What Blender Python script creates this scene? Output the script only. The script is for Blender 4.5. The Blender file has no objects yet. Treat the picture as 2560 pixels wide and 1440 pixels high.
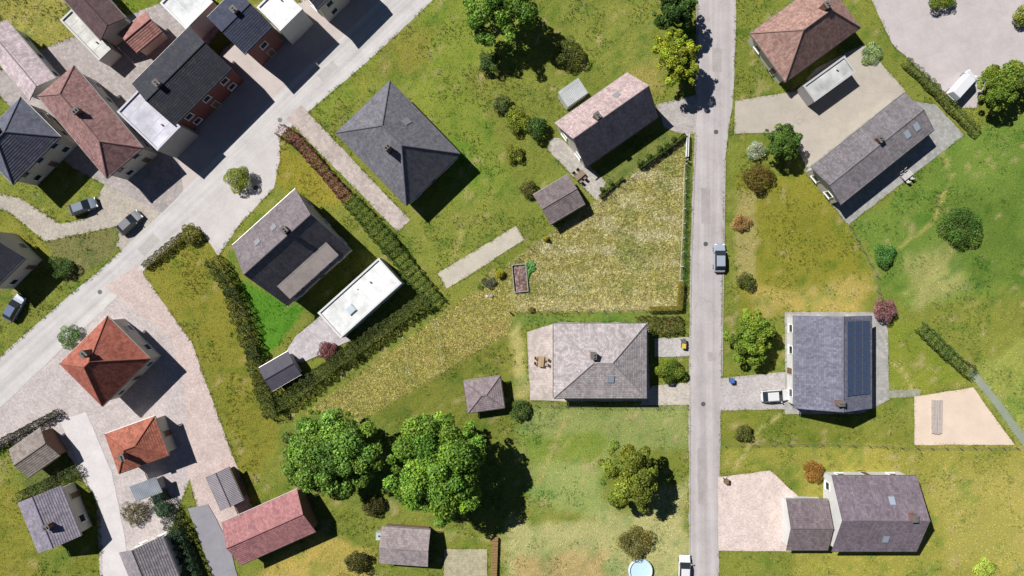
import bpy, bmesh, math, random
import numpy as np
from mathutils import Vector, Matrix

# ------------------------------------------------------------------ camera, sky, sun, exposure
H = 106.667                      # flying height of the camera in metres, looking straight down
PPM = 16.0                       # photo pixels per metre at ground level (photo is 2560 px wide)
scene = bpy.context.scene
col = scene.collection
cam_d = bpy.data.cameras.new('camera'); cam = bpy.data.objects.new('camera', cam_d); col.objects.link(cam)
cam.location = (0, 0, H); cam.rotation_euler = (0, 0, 0)
cam_d.sensor_width = 36; cam_d.lens = 24; cam_d.clip_start = 1; cam_d.clip_end = 3000
scene.camera = cam

SUN_EL = math.radians(48)
SUN_XY = (-0.79, 0.613)          # horizontal direction towards the sun
w = bpy.data.worlds.new('World'); scene.world = w; w.use_nodes = True
nt = w.node_tree; nt.nodes.clear()
sky = nt.nodes.new('ShaderNodeTexSky'); sky.sky_type = 'NISHITA'; sky.sun_disc = False
sky.sun_elevation = SUN_EL; sky.sun_rotation = math.atan2(SUN_XY[0], SUN_XY[1])
sky.air_density = 0.5; sky.dust_density = 0.1; sky.ozone_density = 3.0
bg = nt.nodes.new('ShaderNodeBackground'); bg.inputs['Strength'].default_value = 0.05
out = nt.nodes.new('ShaderNodeOutputWorld')
nt.links.new(sky.outputs[0], bg.inputs[0]); nt.links.new(bg.outputs[0], out.inputs[0])
sun_d = bpy.data.lights.new('sun', 'SUN'); sun = bpy.data.objects.new('sun', sun_d); col.objects.link(sun)
sun_d.energy = 5.0; sun_d.angle = math.radians(0.53); sun_d.color = (1.0, 0.978, 0.945)
sdir = Vector((SUN_XY[0]*math.cos(SUN_EL), SUN_XY[1]*math.cos(SUN_EL), math.sin(SUN_EL)))
sun.rotation_euler = sdir.to_track_quat('Z', 'Y').to_euler(); sun.location = (-60, 45, 90)
vs = scene.view_settings
vs.view_transform = 'Standard'; vs.look = 'None'; vs.exposure = 0.5; vs.gamma = 1.0; vs.use_curve_mapping = False
scene.cycles.max_bounces = 6
GAIN = 1.62                      # display value of a flat sunlit white surface under the light above

rng = np.random.default_rng(7); random.seed(7)

# ------------------------------------------------------------------ helpers
def at(px, py, z=0.0):
    s = (1 - z/H)/PPM
    return ((px-1280)*s, -(py-720)*s)
def lin(v):
    v = v/255.0
    return v/12.92 if v <= 0.04045 else ((v+0.055)/1.055)**2.4
def C(r, g, b, k=1.0):           # sunlit display colour -> base colour
    return tuple(min(lin(c)/GAIN*k, 0.86) for c in (r, g, b))

MATS = {}
class NT:
    def __init__(self, name):
        self.m = bpy.data.materials.new(name); self.m.use_nodes = True
        self.t = self.m.node_tree; self.t.nodes.clear()
        self.o = self.t.nodes.new('ShaderNodeOutputMaterial')
        self.b = self.t.nodes.new('ShaderNodeBsdfPrincipled')
        self.t.links.new(self.b.outputs[0], self.o.inputs[0])
    def n(self, typ, **kw):
        x = self.t.nodes.new('ShaderNode'+typ)
        for k, v in kw.items(): setattr(x, k, v)
        return x
    def l(self, a, b): self.t.links.new(a, b)
    def noise(self, scale, detail=4, vec=None, rough=0.6):
        x = self.n('TexNoise'); x.inputs['Scale'].default_value = scale; x.inputs['Detail'].default_value = detail
        x.inputs['Roughness'].default_value = rough
        if vec is not None: self.l(vec, x.inputs['Vector'])
        return x.outputs['Fac']
    def ramp(self, fac, a, b, lo=0.3, hi=0.7):
        x = self.n('MapRange'); x.inputs['From Min'].default_value = lo; x.inputs['From Max'].default_value = hi
        x.inputs['To Min'].default_value = a; x.inputs['To Max'].default_value = b
        self.l(fac, x.inputs['Value']); return x.outputs[0]
    def scale_col(self, c, fac):  # colour * factor
        x = self.n('VectorMath', operation='SCALE'); self.l(fac, x.inputs['Scale'])
        if isinstance(c, tuple): x.inputs[0].default_value = c[:3]
        else: self.l(c, x.inputs[0])
        return x.outputs[0]
    def mixc(self, fac, a, b):
        x = self.n('Mix', data_type='RGBA')
        if isinstance(fac, float): x.inputs[0].default_value = fac
        else: self.l(fac, x.inputs[0])
        for i, c in ((6, a), (7, b)):
            if isinstance(c, tuple): x.inputs[i].default_value = (*c[:3], 1)
            else: self.l(c, x.inputs[i])
        return x.outputs[2]
    def mul(self, a, b):
        x = self.n('Math', operation='MULTIPLY'); self.l(a, x.inputs[0])
        if isinstance(b, float): x.inputs[1].default_value = b
        else: self.l(b, x.inputs[1])
        return x.outputs[0]
    def bump(self, h, strength=0.4, dist=0.03):
        x = self.n('Bump'); x.inputs['Strength'].default_value = strength; x.inputs['Distance'].default_value = dist
        self.l(h, x.inputs['Height']); self.l(x.outputs[0], self.b.inputs['Normal'])
    def pos(self): return self.n('NewGeometry').outputs['Position']
    def done(self, c=None, rough=0.85, spec=0.3, metal=0.0):
        if c is not None:
            if isinstance(c, tuple): self.b.inputs['Base Color'].default_value = (*c[:3], 1)
            else: self.l(c, self.b.inputs['Base Color'])
        self.b.inputs['Roughness'].default_value = rough
        self.b.inputs['Specular IOR Level'].default_value = spec
        self.b.inputs['Metallic'].default_value = metal
        return self.m
def cached(f):
    def g(*a):
        k = (f.__name__,)+a
        if k not in MATS: MATS[k] = f(*a)
        return MATS[k]
    return g

@cached
def m_plain(c, rough=0.8, var=0.12, scale=3.0, metal=0.0, spec=0.3):
    t = NT('weathered_paint'); p = t.pos()
    f = t.ramp(t.noise(scale, 5, p), 1-var, 1+var)
    f2 = t.ramp(t.noise(scale*0.23, 3, p), 1-var, 1+var)
    return t.done(t.scale_col(t.scale_col(c, f), f2), rough, spec, metal)
@cached
def m_asphalt(c, var=0.1, crk=0.84, along=None):
    t = NT('asphalt'); p = t.pos()
    f = t.ramp(t.noise(9.0, 6, p, 0.75), 1-var*1.3, 1+var*1.3)
    f2 = t.ramp(t.noise(0.3, 8, p, 0.72), 1-var*1.3, 1+var*1.1)
    v = t.n('TexVoronoi', feature='DISTANCE_TO_EDGE'); v.inputs['Scale'].default_value = 0.16
    wp = t.n('VectorMath', operation='ADD'); nz = t.n('TexNoise'); nz.inputs['Scale'].default_value = 0.6; t.l(p, nz.inputs['Vector'])
    t.l(p, wp.inputs[0]); t.l(nz.outputs['Color'], wp.inputs[1]); t.l(wp.outputs[0], v.inputs['Vector'])
    crack = t.ramp(v.outputs['Distance'], crk, 1.0, 0.0, 0.006)
    cc = t.scale_col(t.scale_col(t.scale_col(c, f), f2), crack)
    if along is not None:          # tyre wear drawn out along the road
        mp = t.n('Mapping'); mp.vector_type = 'TEXTURE'; mp.inputs['Rotation'].default_value = (0, 0, along); mp.inputs['Scale'].default_value = (40.0, 1.1, 1); t.l(p, mp.inputs['Vector'])
        cc = t.scale_col(cc, t.ramp(t.noise(1.0, 3, mp.outputs[0], 0.55), 0.86, 1.09, 0.35, 0.65))
    t.bump(t.noise(30, 3, p), 0.3, 0.01)
    return t.done(cc, 0.92, 0.2)
@cached
def m_paver(c, bw=0.22, bh=0.22, rot=0.7, var=0.14, joint=0.72):
    t = NT('paving'); p = t.pos()
    mp = t.n('Mapping'); mp.inputs['Rotation'].default_value = (0, 0, rot); t.l(p, mp.inputs['Vector'])
    b = t.n('TexBrick'); t.l(mp.outputs[0], b.inputs['Vector']); b.inputs['Scale'].default_value = 1
    b.inputs['Brick Width'].default_value = bw; b.inputs['Row Height'].default_value = bh
    b.inputs['Mortar Size'].default_value = 0.012
    b.inputs['Color1'].default_value = (*[x*(1-var) for x in c], 1); b.inputs['Color2'].default_value = (*[min(1, x*(1+var)) for x in c], 1)
    b.inputs['Mortar'].default_value = (*[x*joint for x in c], 1)
    f = t.ramp(t.noise(0.45, 8, p, 0.72), 0.8, 1.14)
    f2 = t.ramp(t.noise(3.0, 5, p, 0.7), 0.9, 1.1)
    t.bump(b.outputs['Fac'], -0.3, 0.01)
    return t.done(t.scale_col(t.scale_col(b.outputs['Color'], f), f2), 0.9, 0.2)
@cached
def m_tile(c, c2=None, tw=0.3, th=0.34, moss=0.25):
    t = NT('roof_tile'); uv = t.n('UVMap').outputs[0]
    c2 = c2 or tuple(x*0.72 for x in c)
    b = t.n('TexBrick'); t.l(uv, b.inputs['Vector']); b.inputs['Scale'].default_value = 1
    b.inputs['Brick Width'].default_value = tw; b.inputs['Row Height'].default_value = th
    b.inputs['Mortar Size'].default_value = 0.012; b.inputs['Bias'].default_value = -0.1
    b.inputs['Color1'].default_value = (*[min(0.85, x*1.14) for x in c], 1); b.inputs['Color2'].default_value = (*c2, 1)
    b.inputs['Mortar'].default_value = (*[x*0.45 for x in c], 1)
    p = t.pos()
    f = t.ramp(t.noise(0.5, 6, p, 0.65), 0.8, 1.18)
    mf = t.mul(t.ramp(t.noise(0.9, 9, p, 0.8), 0.0, 1.0, 0.53, 0.68), moss)
    mp = t.n('Mapping'); mp.inputs['Scale'].default_value = (2.6, 0.22, 1); t.l(uv, mp.inputs['Vector'])
    st = t.ramp(t.noise(1.0, 6, mp.outputs[0], 0.7), 0.74, 1.2)
    cc = t.mixc(mf, t.scale_col(t.scale_col(b.outputs['Color'], f), st), (0.10, 0.10, 0.06))
    t.bump(b.outputs['Fac'], -0.5, 0.02)
    return t.done(cc, 0.8, 0.3)
@cached
def m_sheet(c, pitch=0.25):      # ribbed metal roof sheet
    t = NT('ribbed_sheet'); uv = t.n('UVMap').outputs[0]
    x = t.n('SeparateXYZ'); t.l(uv, x.inputs[0])
    s = t.n('Math', operation='SINE'); t.l(t.mul(x.outputs[0], 2*math.pi/pitch), s.inputs[0])
    t.bump(s.outputs[0], 0.7, 0.04)
    p = t.pos(); f = t.ramp(t.noise(0.7, 6, p, 0.7), 0.78, 1.15)
    return t.done(t.scale_col(c, f), 0.55, 0.4)
@cached
def m_grass():
    t = NT('grass'); a = t.n('Attribute', attribute_name='Col'); p = t.pos()
    f = t.ramp(t.noise(7.0, 6, p, 0.7), 0.62, 1.35)
    t.bump(t.noise(12, 5, p), 0.8, 0.06)
    return t.done(t.scale_col(a.outputs['Color'], f), 0.9, 0.1)
@cached
def m_blade():
    t = NT('grass_blade'); a = t.n('Attribute', attribute_name='Col')
    return t.done(a.outputs['Color'], 0.75, 0.15)
@cached
def m_leaf():
    t = NT('leaf'); a = t.n('Attribute', attribute_name='Col')
    t.done(a.outputs['Color'], 0.6, 0.25)
    tr = t.n('BsdfTranslucent'); t.l(a.outputs['Color'], tr.inputs[0])
    mx = t.n('MixShader'); mx.inputs[0].default_value = 0.22
    t.l(t.b.outputs[0], mx.inputs[1]); t.l(tr.outputs[0], mx.inputs[2]); t.l(mx.outputs[0], t.o.inputs[0])
    return t.m
@cached
def m_glass(c=(0.02, 0.025, 0.03)):
    t = NT('window_glass'); return t.done(c, 0.08, 0.6)
@cached
def m_wood(c):
    t = NT('timber'); p = t.pos()
    mp = t.n('Mapping'); mp.inputs['Scale'].default_value = (8, 1, 1); t.l(p, mp.inputs['Vector'])
    f = t.ramp(t.noise(2.0, 6, mp.outputs[0], 0.7), 0.7, 1.25)
    return t.done(t.scale_col(c, f), 0.85, 0.2)
@cached
def m_solar():
    t = NT('solar_cell'); uv = t.n('UVMap').outputs[0]
    b = t.n('TexBrick'); b.offset = 0.0; t.l(uv, b.inputs['Vector']); b.inputs['Scale'].default_value = 1
    b.inputs['Brick Width'].default_value = 0.16; b.inputs['Row Height'].default_value = 0.16; b.inputs['Mortar Size'].default_value = 0.004
    b.inputs['Color1'].default_value = (0.02, 0.035, 0.09, 1); b.inputs['Color2'].default_value = (0.025, 0.04, 0.10, 1)
    b.inputs['Mortar'].default_value = (0.25, 0.27, 0.3, 1)
    return t.done(b.outputs['Color'], 0.15, 0.5)
@cached
def m_soil():
    t = NT('soil'); p = t.pos()
    f = t.noise(2.2, 8, p, 0.75)
    cc = t.mixc(t.ramp(f, 0, 1, 0.42, 0.6), C(104, 78, 78), C(186, 160, 152))
    t.bump(t.noise(9, 6, p), 1.0, 0.1)
    return t.done(cc, 0.95, 0.1)
@cached
def m_carpaint(c):
    t = NT('car_paint'); t.done(c, 0.3, 0.5)
    t.b.inputs['Coat Weight'].default_value = 0.6; t.b.inputs['Coat Roughness'].default_value = 0.08
    return t.m

class MB:                         # collects faces; build() links ONE mesh object
    def __init__(self): self.v = []; self.f = []; self.uv = []
    def face(self, pts, uv=None):
        i = len(self.v); self.v += [tuple(p) for p in pts]; self.f.append(tuple(range(i, i+len(pts))))
        self.uv.append(uv if uv else [(p[0], p[1]) for p in pts])
    def box(self, c, s, rz=0.0, rx=0.0, ry=0.0):
        m = Matrix.Translation(c) @ Matrix.Rotation(rz, 4, 'Z') @ Matrix.Rotation(ry, 4, 'Y') @ Matrix.Rotation(rx, 4, 'X')
        x, y, z = s[0]/2, s[1]/2, s[2]/2
        P = [m @ Vector(p) for p in ((-x,-y,-z),(x,-y,-z),(x,y,-z),(-x,y,-z),(-x,-y,z),(x,-y,z),(x,y,z),(-x,y,z))]
        for q in ((0,3,2,1),(4,5,6,7),(0,1,5,4),(1,2,6,5),(2,3,7,6),(3,0,4,7)):
            self.face([P[i] for i in q])
        return self
    def tube(self, a, b, r0, r1=None, n=8, cap=True):
        r1 = r0 if r1 is None else r1
        a, b = Vector(a), Vector(b); d = (b-a).normalized()
        u = d.orthogonal().normalized(); v = d.cross(u)
        A = [a+(u*math.cos(t)+v*math.sin(t))*r0 for t in [2*math.pi*i/n for i in range(n)]]
        B = [b+(u*math.cos(t)+v*math.sin(t))*r1 for t in [2*math.pi*i/n for i in range(n)]]
        for i in range(n):
            j = (i+1) % n; self.face([A[i], A[j], B[j], B[i]])
        if cap: self.face(B); self.face(A[::-1])
        return self
    def prism(self, poly, z0, z1):
        n = len(poly)
        ar = sum(poly[i][0]*poly[(i+1) % n][1]-poly[(i+1) % n][0]*poly[i][1] for i in range(n))
        if ar < 0: poly = poly[::-1]
        self.face([(x, y, z1) for x, y in poly])
        for i in range(n):
            a, b = poly[i], poly[(i+1) % n]
            self.face([(a[0],a[1],z0),(b[0],b[1],z0),(b[0],b[1],z1),(a[0],a[1],z1)])
        return self
    def mesh(self, name):
        me = bpy.data.meshes.new(name); me.from_pydata(self.v, [], self.f)
        ul = me.uv_layers.new(name='UVMap'); k = 0
        flat = [c for f in self.uv for c in f]
        ul.data.foreach_set('uv', np.array(flat, dtype=np.float32).ravel())
        me.update(); return me
    def build(self, name, mat, parent=None):
        me = self.mesh(name); me.materials.append(mat)
        return link(name, me, parent)
def link(name, me, parent=None):
    o = bpy.data.objects.new(name, me); col.objects.link(o)
    if parent is not None: o.parent = parent
    return o
def empty(name, loc, rz=0.0):
    o = bpy.data.objects.new(name, None); col.objects.link(o); o.location = loc; o.rotation_euler = (0, 0, rz)
    o.empty_display_size = 0.3
    return o
def tag(o, label=None, cat=None, group=None, kind=None):
    if label: o['label'] = label
    if cat: o['category'] = cat
    if group: o['group'] = group
    if kind: o['kind'] = kind
    return o
def fast_mesh(name, verts, nper, cols, mat):   # verts (n*nper,3): loose n-gons with one colour each
    me = bpy.data.meshes.new(name); nv = len(verts); nf = nv//nper
    me.vertices.add(nv); me.vertices.foreach_set('co', verts.astype(np.float32).ravel())
    me.loops.add(nv); me.loops.foreach_set('vertex_index', np.arange(nv, dtype=np.int32))
    me.polygons.add(nf); me.polygons.foreach_set('loop_start', np.arange(0, nv, nper, dtype=np.int32))
    me.polygons.foreach_set('loop_total', np.full(nf, nper, dtype=np.int32))
    ca = me.color_attributes.new('Col', 'FLOAT_COLOR', 'POINT')
    c4 = np.ones((nv, 4), dtype=np.float32); c4[:, :3] = np.repeat(cols, nper, axis=0)
    ca.data.foreach_set('color', c4.ravel())
    me.materials.append(mat); me.update(calc_edges=True); return me
def inside(P, poly):              # vectorised point in polygon
    x, y = P[:, 0], P[:, 1]; r = np.zeros(len(P), bool); n = len(poly)
    for i in range(n):
        x1, y1 = poly[i]; x2, y2 = poly[(i+1) % n]
        if y1 == y2: continue
        c = ((y1 > y) != (y2 > y)) & (x < (x2-x1)*(y-y1)/(y2-y1)+x1)
        r ^= c
    return r
def sdist(P, poly):               # signed distance, positive inside
    d = np.full(len(P), 1e9); n = len(poly)
    for i in range(n):
        a = np.array(poly[i]); b = np.array(poly[(i+1) % n]); ab = b-a
        t = np.clip(((P-a) @ ab)/max(ab @ ab, 1e-9), 0, 1)
        q = P-(a+t[:, None]*ab); d = np.minimum(d, np.hypot(q[:, 0], q[:, 1]))
    return np.where(inside(P, poly), d, -d)
_lat = rng.random((256, 256))
def vnoise(x, y):                 # tiling value noise
    xi = np.floor(x).astype(int); yi = np.floor(y).astype(int); fx = x-xi; fy = y-yi
    fx = fx*fx*(3-2*fx); fy = fy*fy*(3-2*fy)
    g = lambda i, j: _lat[i & 255, j & 255]
    return (g(xi, yi)*(1-fx)+g(xi+1, yi)*fx)*(1-fy)+(g(xi, yi+1)*(1-fx)+g(xi+1, yi+1)*fx)*fy
def fbm(x, y, o=4):
    s = 0; a = 0.5; t = 0
    for i in range(o): s = s+a*vnoise(x*2**i+17*i, y*2**i+31*i); t += a; a *= 0.55
    return s/t
def ribbon(pts, wd):              # px polyline -> px outline
    L, R = [], []; n = len(pts)
    for i in range(n):
        a = Vector(pts[max(i-1, 0)]); b = Vector(pts[min(i+1, n-1)]); d = (b-a).normalized(); nr = Vector((-d.y, d.x))
        ww = wd[i] if isinstance(wd, (list, tuple)) else wd
        p = Vector(pts[i]); L.append(tuple(p+nr*ww/2)); R.append(tuple(p-nr*ww/2))
    return L+R[::-1]
def pxpoly(pts): return [at(*p) for p in pts]

# ------------------------------------------------------------------ ground: one sheet, grass colour laid down as soft areas
PLOT = pxpoly([(1716,340),(1711,420),(1700,775),(1275,780),(1262,815),(1090,925),(930,1032),(765,1030),(1270,665)])
BIGPLOT = pxpoly([(1718,338),(1712,420),(1702,775),(1290,778),(1268,700),(1270,660)])
STRIP = pxpoly([(1300,690),(1272,830),(930,1036),(760,1034),(1120,775),(1290,650)])
LAWNS = [  # (outline in photo px, sunlit colour, feather px)
 ([(330,640),(500,560),(560,640),(690,1010),(700,1080),(620,1260),(590,1150),(500,900)], (148,138,56), 14),
 ([(600,700),(640,720),(760,770),(700,850),(660,900)], (96,140,42), 12),
 ([(690,330),(830,470),(880,500),(780,520),(690,450)], (160,144,56), 12),
 ([(1000,10),(1100,-40),(1300,-40),(1380,200),(1300,420),(1200,600),(1000,570),(1160,400),(970,190),(810,280),(790,250)], (142,148,62), 30),
 ([(870,210),(960,110),(1100,60),(1060,200),(970,190)], (150,142,64), 30),
 ([(970,540),(1300,480),(1330,560),(1280,610),(1110,700)], (146,146,66), 25),
 ([(1060,300),(1200,380),(1190,460),(1110,360)], (112,140,46), 30),
 ([(1390,10),(1640,10),(1640,200),(1560,190),(1450,160)], (150,148,70), 25),
 ([(1560,180),(1650,150),(1660,240),(1600,230)], (180,158,88), 20),
 ([(1850,430),(2010,440),(2120,560),(2190,700),(2150,790),(1850,790)], (150,140,54), 20),
 ([(1880,720),(2160,700),(2170,790),(1900,790)], (190,164,92), 26),
 ([(1840,480),(1890,480),(1890,700),(1840,700)], (178,158,100), 12),
 ([(2130,560),(2420,330),(2600,260),(2600,700),(2400,760),(2230,760),(2180,660)], (124,142,62), 30),
 ([(2260,640),(2400,600),(2420,720),(2300,770)], (168,162,98), 40),
 ([(2330,500),(2560,480),(2560,720),(2420,700)], (112,130,54), 50),
 ([(2220,800),(2300,810),(2410,950),(2280,985),(2220,980)], (146,148,58), 12),
 ([(2430,940),(2600,800),(2600,1180),(2550,1110)], (160,160,80), 18),
 ([(1800,1110),(2290,1110),(2600,1110),(2600,1480),(1980,1480),(2000,1230),(1960,1170),(1800,1180)], (172,158,76), 20),
 ([(2330,1180),(2600,1150),(2600,1440),(2350,1420)], (190,170,92), 40),
 ([(1800,1030),(1970,1030),(2260,1090),(2260,1110),(1800,1120)], (140,138,58), 16),
 ([(1300,1020),(1720,1010),(1720,1120),(1300,1140)], (158,160,96), 25),
 ([(1330,1130),(1520,1130),(1520,1300),(1340,1290)], (164,168,100), 35),
 ([(1300,1090),(1520,1080),(1500,1150),(1330,1160)], (138,148,66), 20),
 ([(1270,1300),(1560,1290),(1720,1200),(1720,1480),(1250,1480)], (190,178,122), 25),
 ([(1280,1390),(1520,1380),(1530,1480),(1280,1480)], (200,168,118), 20),
 ([(930,1030),(1262,820),(1300,860),(1320,1000),(1250,1090),(960,1060)], (134,132,58), 20),
 ([(690,1060),(960,1060),(1000,1300),(800,1250)], (128,134,60), 25),
 ([(700,1400),(800,1330),(930,1380),(950,1480),(620,1480)], (198,168,92), 20),
 ([(0,-40),(180,-40),(160,40),(230,150),(130,150),(60,70),(-40,60)], (176,160,84), 16),
 ([(290,-40),(420,-40),(410,60),(320,50)], (124,134,48), 14),
 ([(-40,480),(110,600),(170,700),(60,640),(-40,600)], (148,140,60), 14),
 ([(110,600),(290,565),(290,620),(170,715)], (136,128,80), 14),
 ([(-40,1200),(70,1220),(110,1440),(-40,1480)], (152,142,60), 14),
 ([(60,1070),(150,1060),(210,1200),(60,1230)], (112,116,60), 14),
 ([(190,1220),(290,1240),(290,1440),(180,1440)], (134,134,52), 14),
 ([(1150,180),(1390,150),(1400,330),(1300,480),(1220,300)], (138,138,62), 25),
 ([(1390,400),(1500,450),(1340,560),(1310,520)], (140,142,66), 16),
 ([(1715,345),(1660,330),(1500,450),(1490,520)], (132,132,70), 12),
 (ribbon([(1262,1000),(1300,985),(1335,960)], 9), (190,170,112), 3),
 (ribbon([(1960,1030),(1900,1075),(1850,1150),(1830,1188)], 8), (196,174,112), 3),
 (ribbon([(2220,900),(2262,930),(2290,1000)], 8), (190,170,110), 3),
 (ribbon([(1120,690),(1150,600),(1165,480),(1150,420)], 8), (176,162,96), 3),
 (ribbon([(2330,320),(2380,440),(2330,560),(2215,640)], 8), (180,166,98), 3),
 (ribbon([(1075,1340),(1130,1335),(1240,1350),(1330,1250),(1420,1030)], 8), (186,168,106), 3),
 ([(1713,400),(1724,400),(1716,775),(1703,775)], (100,128,64), 6),
 ([(1270,786),(1700,782),(1720,840),(1640,840),(1290,815)], (124,140,64), 10),
 ([(1300,800),(1330,1000),(1290,1000),(1270,830)], (190,174,110), 14),
]
LAWNS = [(pxpoly(p), C(*c), f/PPM) for p, c, f in LAWNS]
BASE = C(140, 140, 62)
S_STRAW, S_PALE, S_OLIVE, S_GREEN = (np.array(C(*c)) for c in ((200,188,132),(216,204,164),(168,160,92),(136,144,76)))
def ground_colour(P):
    n = len(P); c = np.tile(np.array(BASE), (n, 1)); x, y = P[:, 0], P[:, 1]
    wob = (fbm(x*0.35, y*0.35, 6)-0.5)*1.6
    for poly, cc, fe in LAWNS:
        a = np.array(poly)
        near = (x > a[:, 0].min()-2*fe-1) & (x < a[:, 0].max()+2*fe+1) & (y > a[:, 1].min()-2*fe-1) & (y < a[:, 1].max()+2*fe+1)
        if not near.any(): continue
        fe = fe*0.6; d = sdist(P[near], poly)+wob[near]*fe*2.6
        t = np.clip(d/(2*fe)+0.5, 0, 1); t = (t*t*(3-2*t))[:, None]
        c[near] = c[near]*(1-t)+np.array(cc)*t
    # dryness that varies from lawn to lawn and inside each
    k = fbm(x*0.11+5, y*0.11, 4); k2 = fbm(x*0.9, y*0.9+9, 3)
    dry = np.clip((k-0.5)*2.4+(k2-0.5)*1.1, -0.6, 0.8)[:, None]
    c = c*(1+dry*np.array([0.22, 0.15, 0.22]))*np.array([0.94, 1.05, 0.96])
    clover = np.clip((fbm(x*0.55+11, y*0.55+71, 4)-0.60)*9, 0, 1)[:, None]
    c = c*(1-clover*np.array([0.34, 0.16, 0.30]))
    bare = np.clip((fbm(x*0.8+51, y*0.8+7, 4)-0.69)*12, 0, 1)[:, None]; c = c*(1-bare*0.6)+np.array(C(196,174,126))*bare*0.6
    mow = np.sin((x*np.cos(k*0.9+0.6)+y*np.sin(k*0.9+0.6))*5.2)*np.clip((fbm(x*0.06+3, y*0.06+3, 2)-0.35)*4, 0, 1)
    c = c*(1+0.10*mow[:, None])
    # the meadow plot and its lawn strip
    d = sdist(P, BIGPLOT); m = np.clip(d/0.5+0.5, 0, 1)[:, None]
    rows = fbm(x*0.25, y*1.3, 4); pat = fbm(x*0.33+40, y*0.33, 4); fine = fbm(x*2.4, y*2.4+3, 3)
    g = np.clip((pat-0.55)*4.5+(rows-0.5)*1.6+0.05, 0, 1)[:, None]; s = np.clip((fine-0.45)*3+(rows-0.5)*1.5, 0, 1)[:, None]
    pale = np.clip((fbm(x*0.2+9, y*0.5+70, 4)-0.52)*5, 0, 1)[:, None]
    edge = np.clip((-(y+0.9))/1.6, 0, 1)*np.clip((6.0-np.abs(y+2.6))/6, 0, 1)   # mown band along the lower fence
    base = S_OLIVE*(1-s)+S_STRAW*s
    base = base*(1-pale*0.55)+S_PALE*pale*0.55
    base = base*(1-g*0.75)+S_GREEN*g*0.75
    base = base*(1+0.04*np.sin(y*4.4+9.0*fbm(x*0.12, y*0.12+8, 3))[:, None])
    e = (edge*0.55)[:, None]; base = base*(1-e)+np.array(C(208,194,140))*e
    c = c*(1-m)+base*m
    d = sdist(P, STRIP); m2 = np.clip(d/0.35+0.5, 0, 1)[:, None]*(1-m)
    b2 = np.array(C(172,164,88))*(1-s*0.5)+np.array(C(204,190,126))*s*0.5
    g2 = np.clip((pat-0.47)*4, 0, 1)[:, None]; b2 = b2*(1-g2*0.5)+np.array(C(140,148,70))*g2*0.5
    tan = np.clip((fbm(x*0.3+90, y*0.3, 3)-0.55)*5+np.clip((-y-14)/10, 0, 0.5), 0, 1)[:, None]
    b2 = b2*(1-tan*0.6)+np.array(C(190,164,104))*tan*0.6
    c = c*(1-m2)+b2*m2
    return np.clip(c, 0.004, 0.8)

gx = np.concatenate([np.array([-700,-400,-220,-140,-110]), np.arange(-96, 96.1, 0.8), np.array([110,140,220,400,700])])
gy = np.concatenate([np.array([-600,-300,-160,-100,-72]), np.arange(-60, 60.1, 0.8), np.array([72,100,160,300,600])])
X, Y = np.meshgrid(gx, gy); P = np.stack([X.ravel(), Y.ravel()], 1)
gc = ground_colour(P)
me = bpy.data.meshes.new('ground'); nx, ny = len(gx), len(gy)
idx = np.arange(nx*ny).reshape(ny, nx)
quads = np.stack([idx[:-1,:-1], idx[:-1,1:], idx[1:,1:], idx[1:,:-1]], -1).reshape(-1, 4)
me.vertices.add(nx*ny); me.vertices.foreach_set('co', np.c_[P, np.zeros(len(P))].astype(np.float32).ravel())
me.loops.add(quads.size); me.loops.foreach_set('vertex_index', quads.astype(np.int32).ravel())
me.polygons.add(len(quads)); me.polygons.foreach_set('loop_start', np.arange(0, quads.size, 4, dtype=np.int32))
me.polygons.foreach_set('loop_total', np.full(len(quads), 4, dtype=np.int32))
ca = me.color_attributes.new('Col', 'FLOAT_COLOR', 'POINT')
ca.data.foreach_set('color', np.c_[gc, np.ones(len(gc))].astype(np.float32).ravel())
me.materials.append(m_grass()); me.update(calc_edges=True)
tag(link('ground', me), 'dry grass ground under the whole village', kind='structure')

# ------------------------------------------------------------------ roads and paving: sheets 4 mm apart
BLOCK = []                        # outlines where no grass grows
_z = [0.006]
def sheet(name, pts, mat, label, z=None, px=True, block=True):
    poly = pxpoly(pts) if px else pts
    # roughen long edges a little so that the border is not ruler straight
    q = []
    for i in range(len(poly)):
        a = Vector(poly[i]); b = Vector(poly[(i+1) % len(poly)]); L = (b-a).length; n = max(1, int(L/1.2))
        nrm = Vector((-(b-a).y, (b-a).x)).normalized() if L > 0 else Vector((0, 0))
        for k in range(n):
            p = a.lerp(b, k/n); j = 0 if k == 0 else random.uniform(-0.06, 0.06); q.append((p.x+nrm.x*j, p.y+nrm.y*j))
    if z is None: z = _z[0]; _z[0] += 0.004
    bm = bmesh.new(); f = bm.faces.new([bm.verts.new((x, y, z)) for x, y in q]); f.normal_update()
    if f.normal.z < 0: f.normal_flip()
    bmesh.ops.triangulate(bm, faces=[f]); me = bpy.data.meshes.new(name); bm.to_mesh(me); bm.free(); me.materials.append(mat)
    o = link(name, me); tag(o, label, kind='structure')
    if block: BLOCK.append(poly)
    return o
A_ROAD = m_asphalt(C(200,192,190), 0.1, 0.82, math.pi/2); A_LANE = m_asphalt(C(216,211,208), 0.1, 0.82, math.radians(42.5)); A_YARD = m_asphalt(C(206,196,192), 0.12)
sheet('yard', [(-60,960),(60,870),(200,740),(290,700),(350,760),(440,850),(470,990),(480,1180),(440,1290),(380,1440),(250,1440),(240,1250),(130,1075),(0,1120),(-60,1140)],
      m_paver(C(212,200,197), 0.3, 0.2, 0.75), 'pale paved yard round the two orange roofed houses')
sheet('forecourt', [(-60,470),(50,495),(150,560),(215,545),(265,455),(340,440),(430,520),(450,540),(330,650),(290,615),(300,565),(200,585),(115,605),(20,530),(-60,500)],
      m_paver(C(198,188,174), 0.25, 0.25, 0.4), 'beige paved forecourt below the dark slate house')
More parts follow.
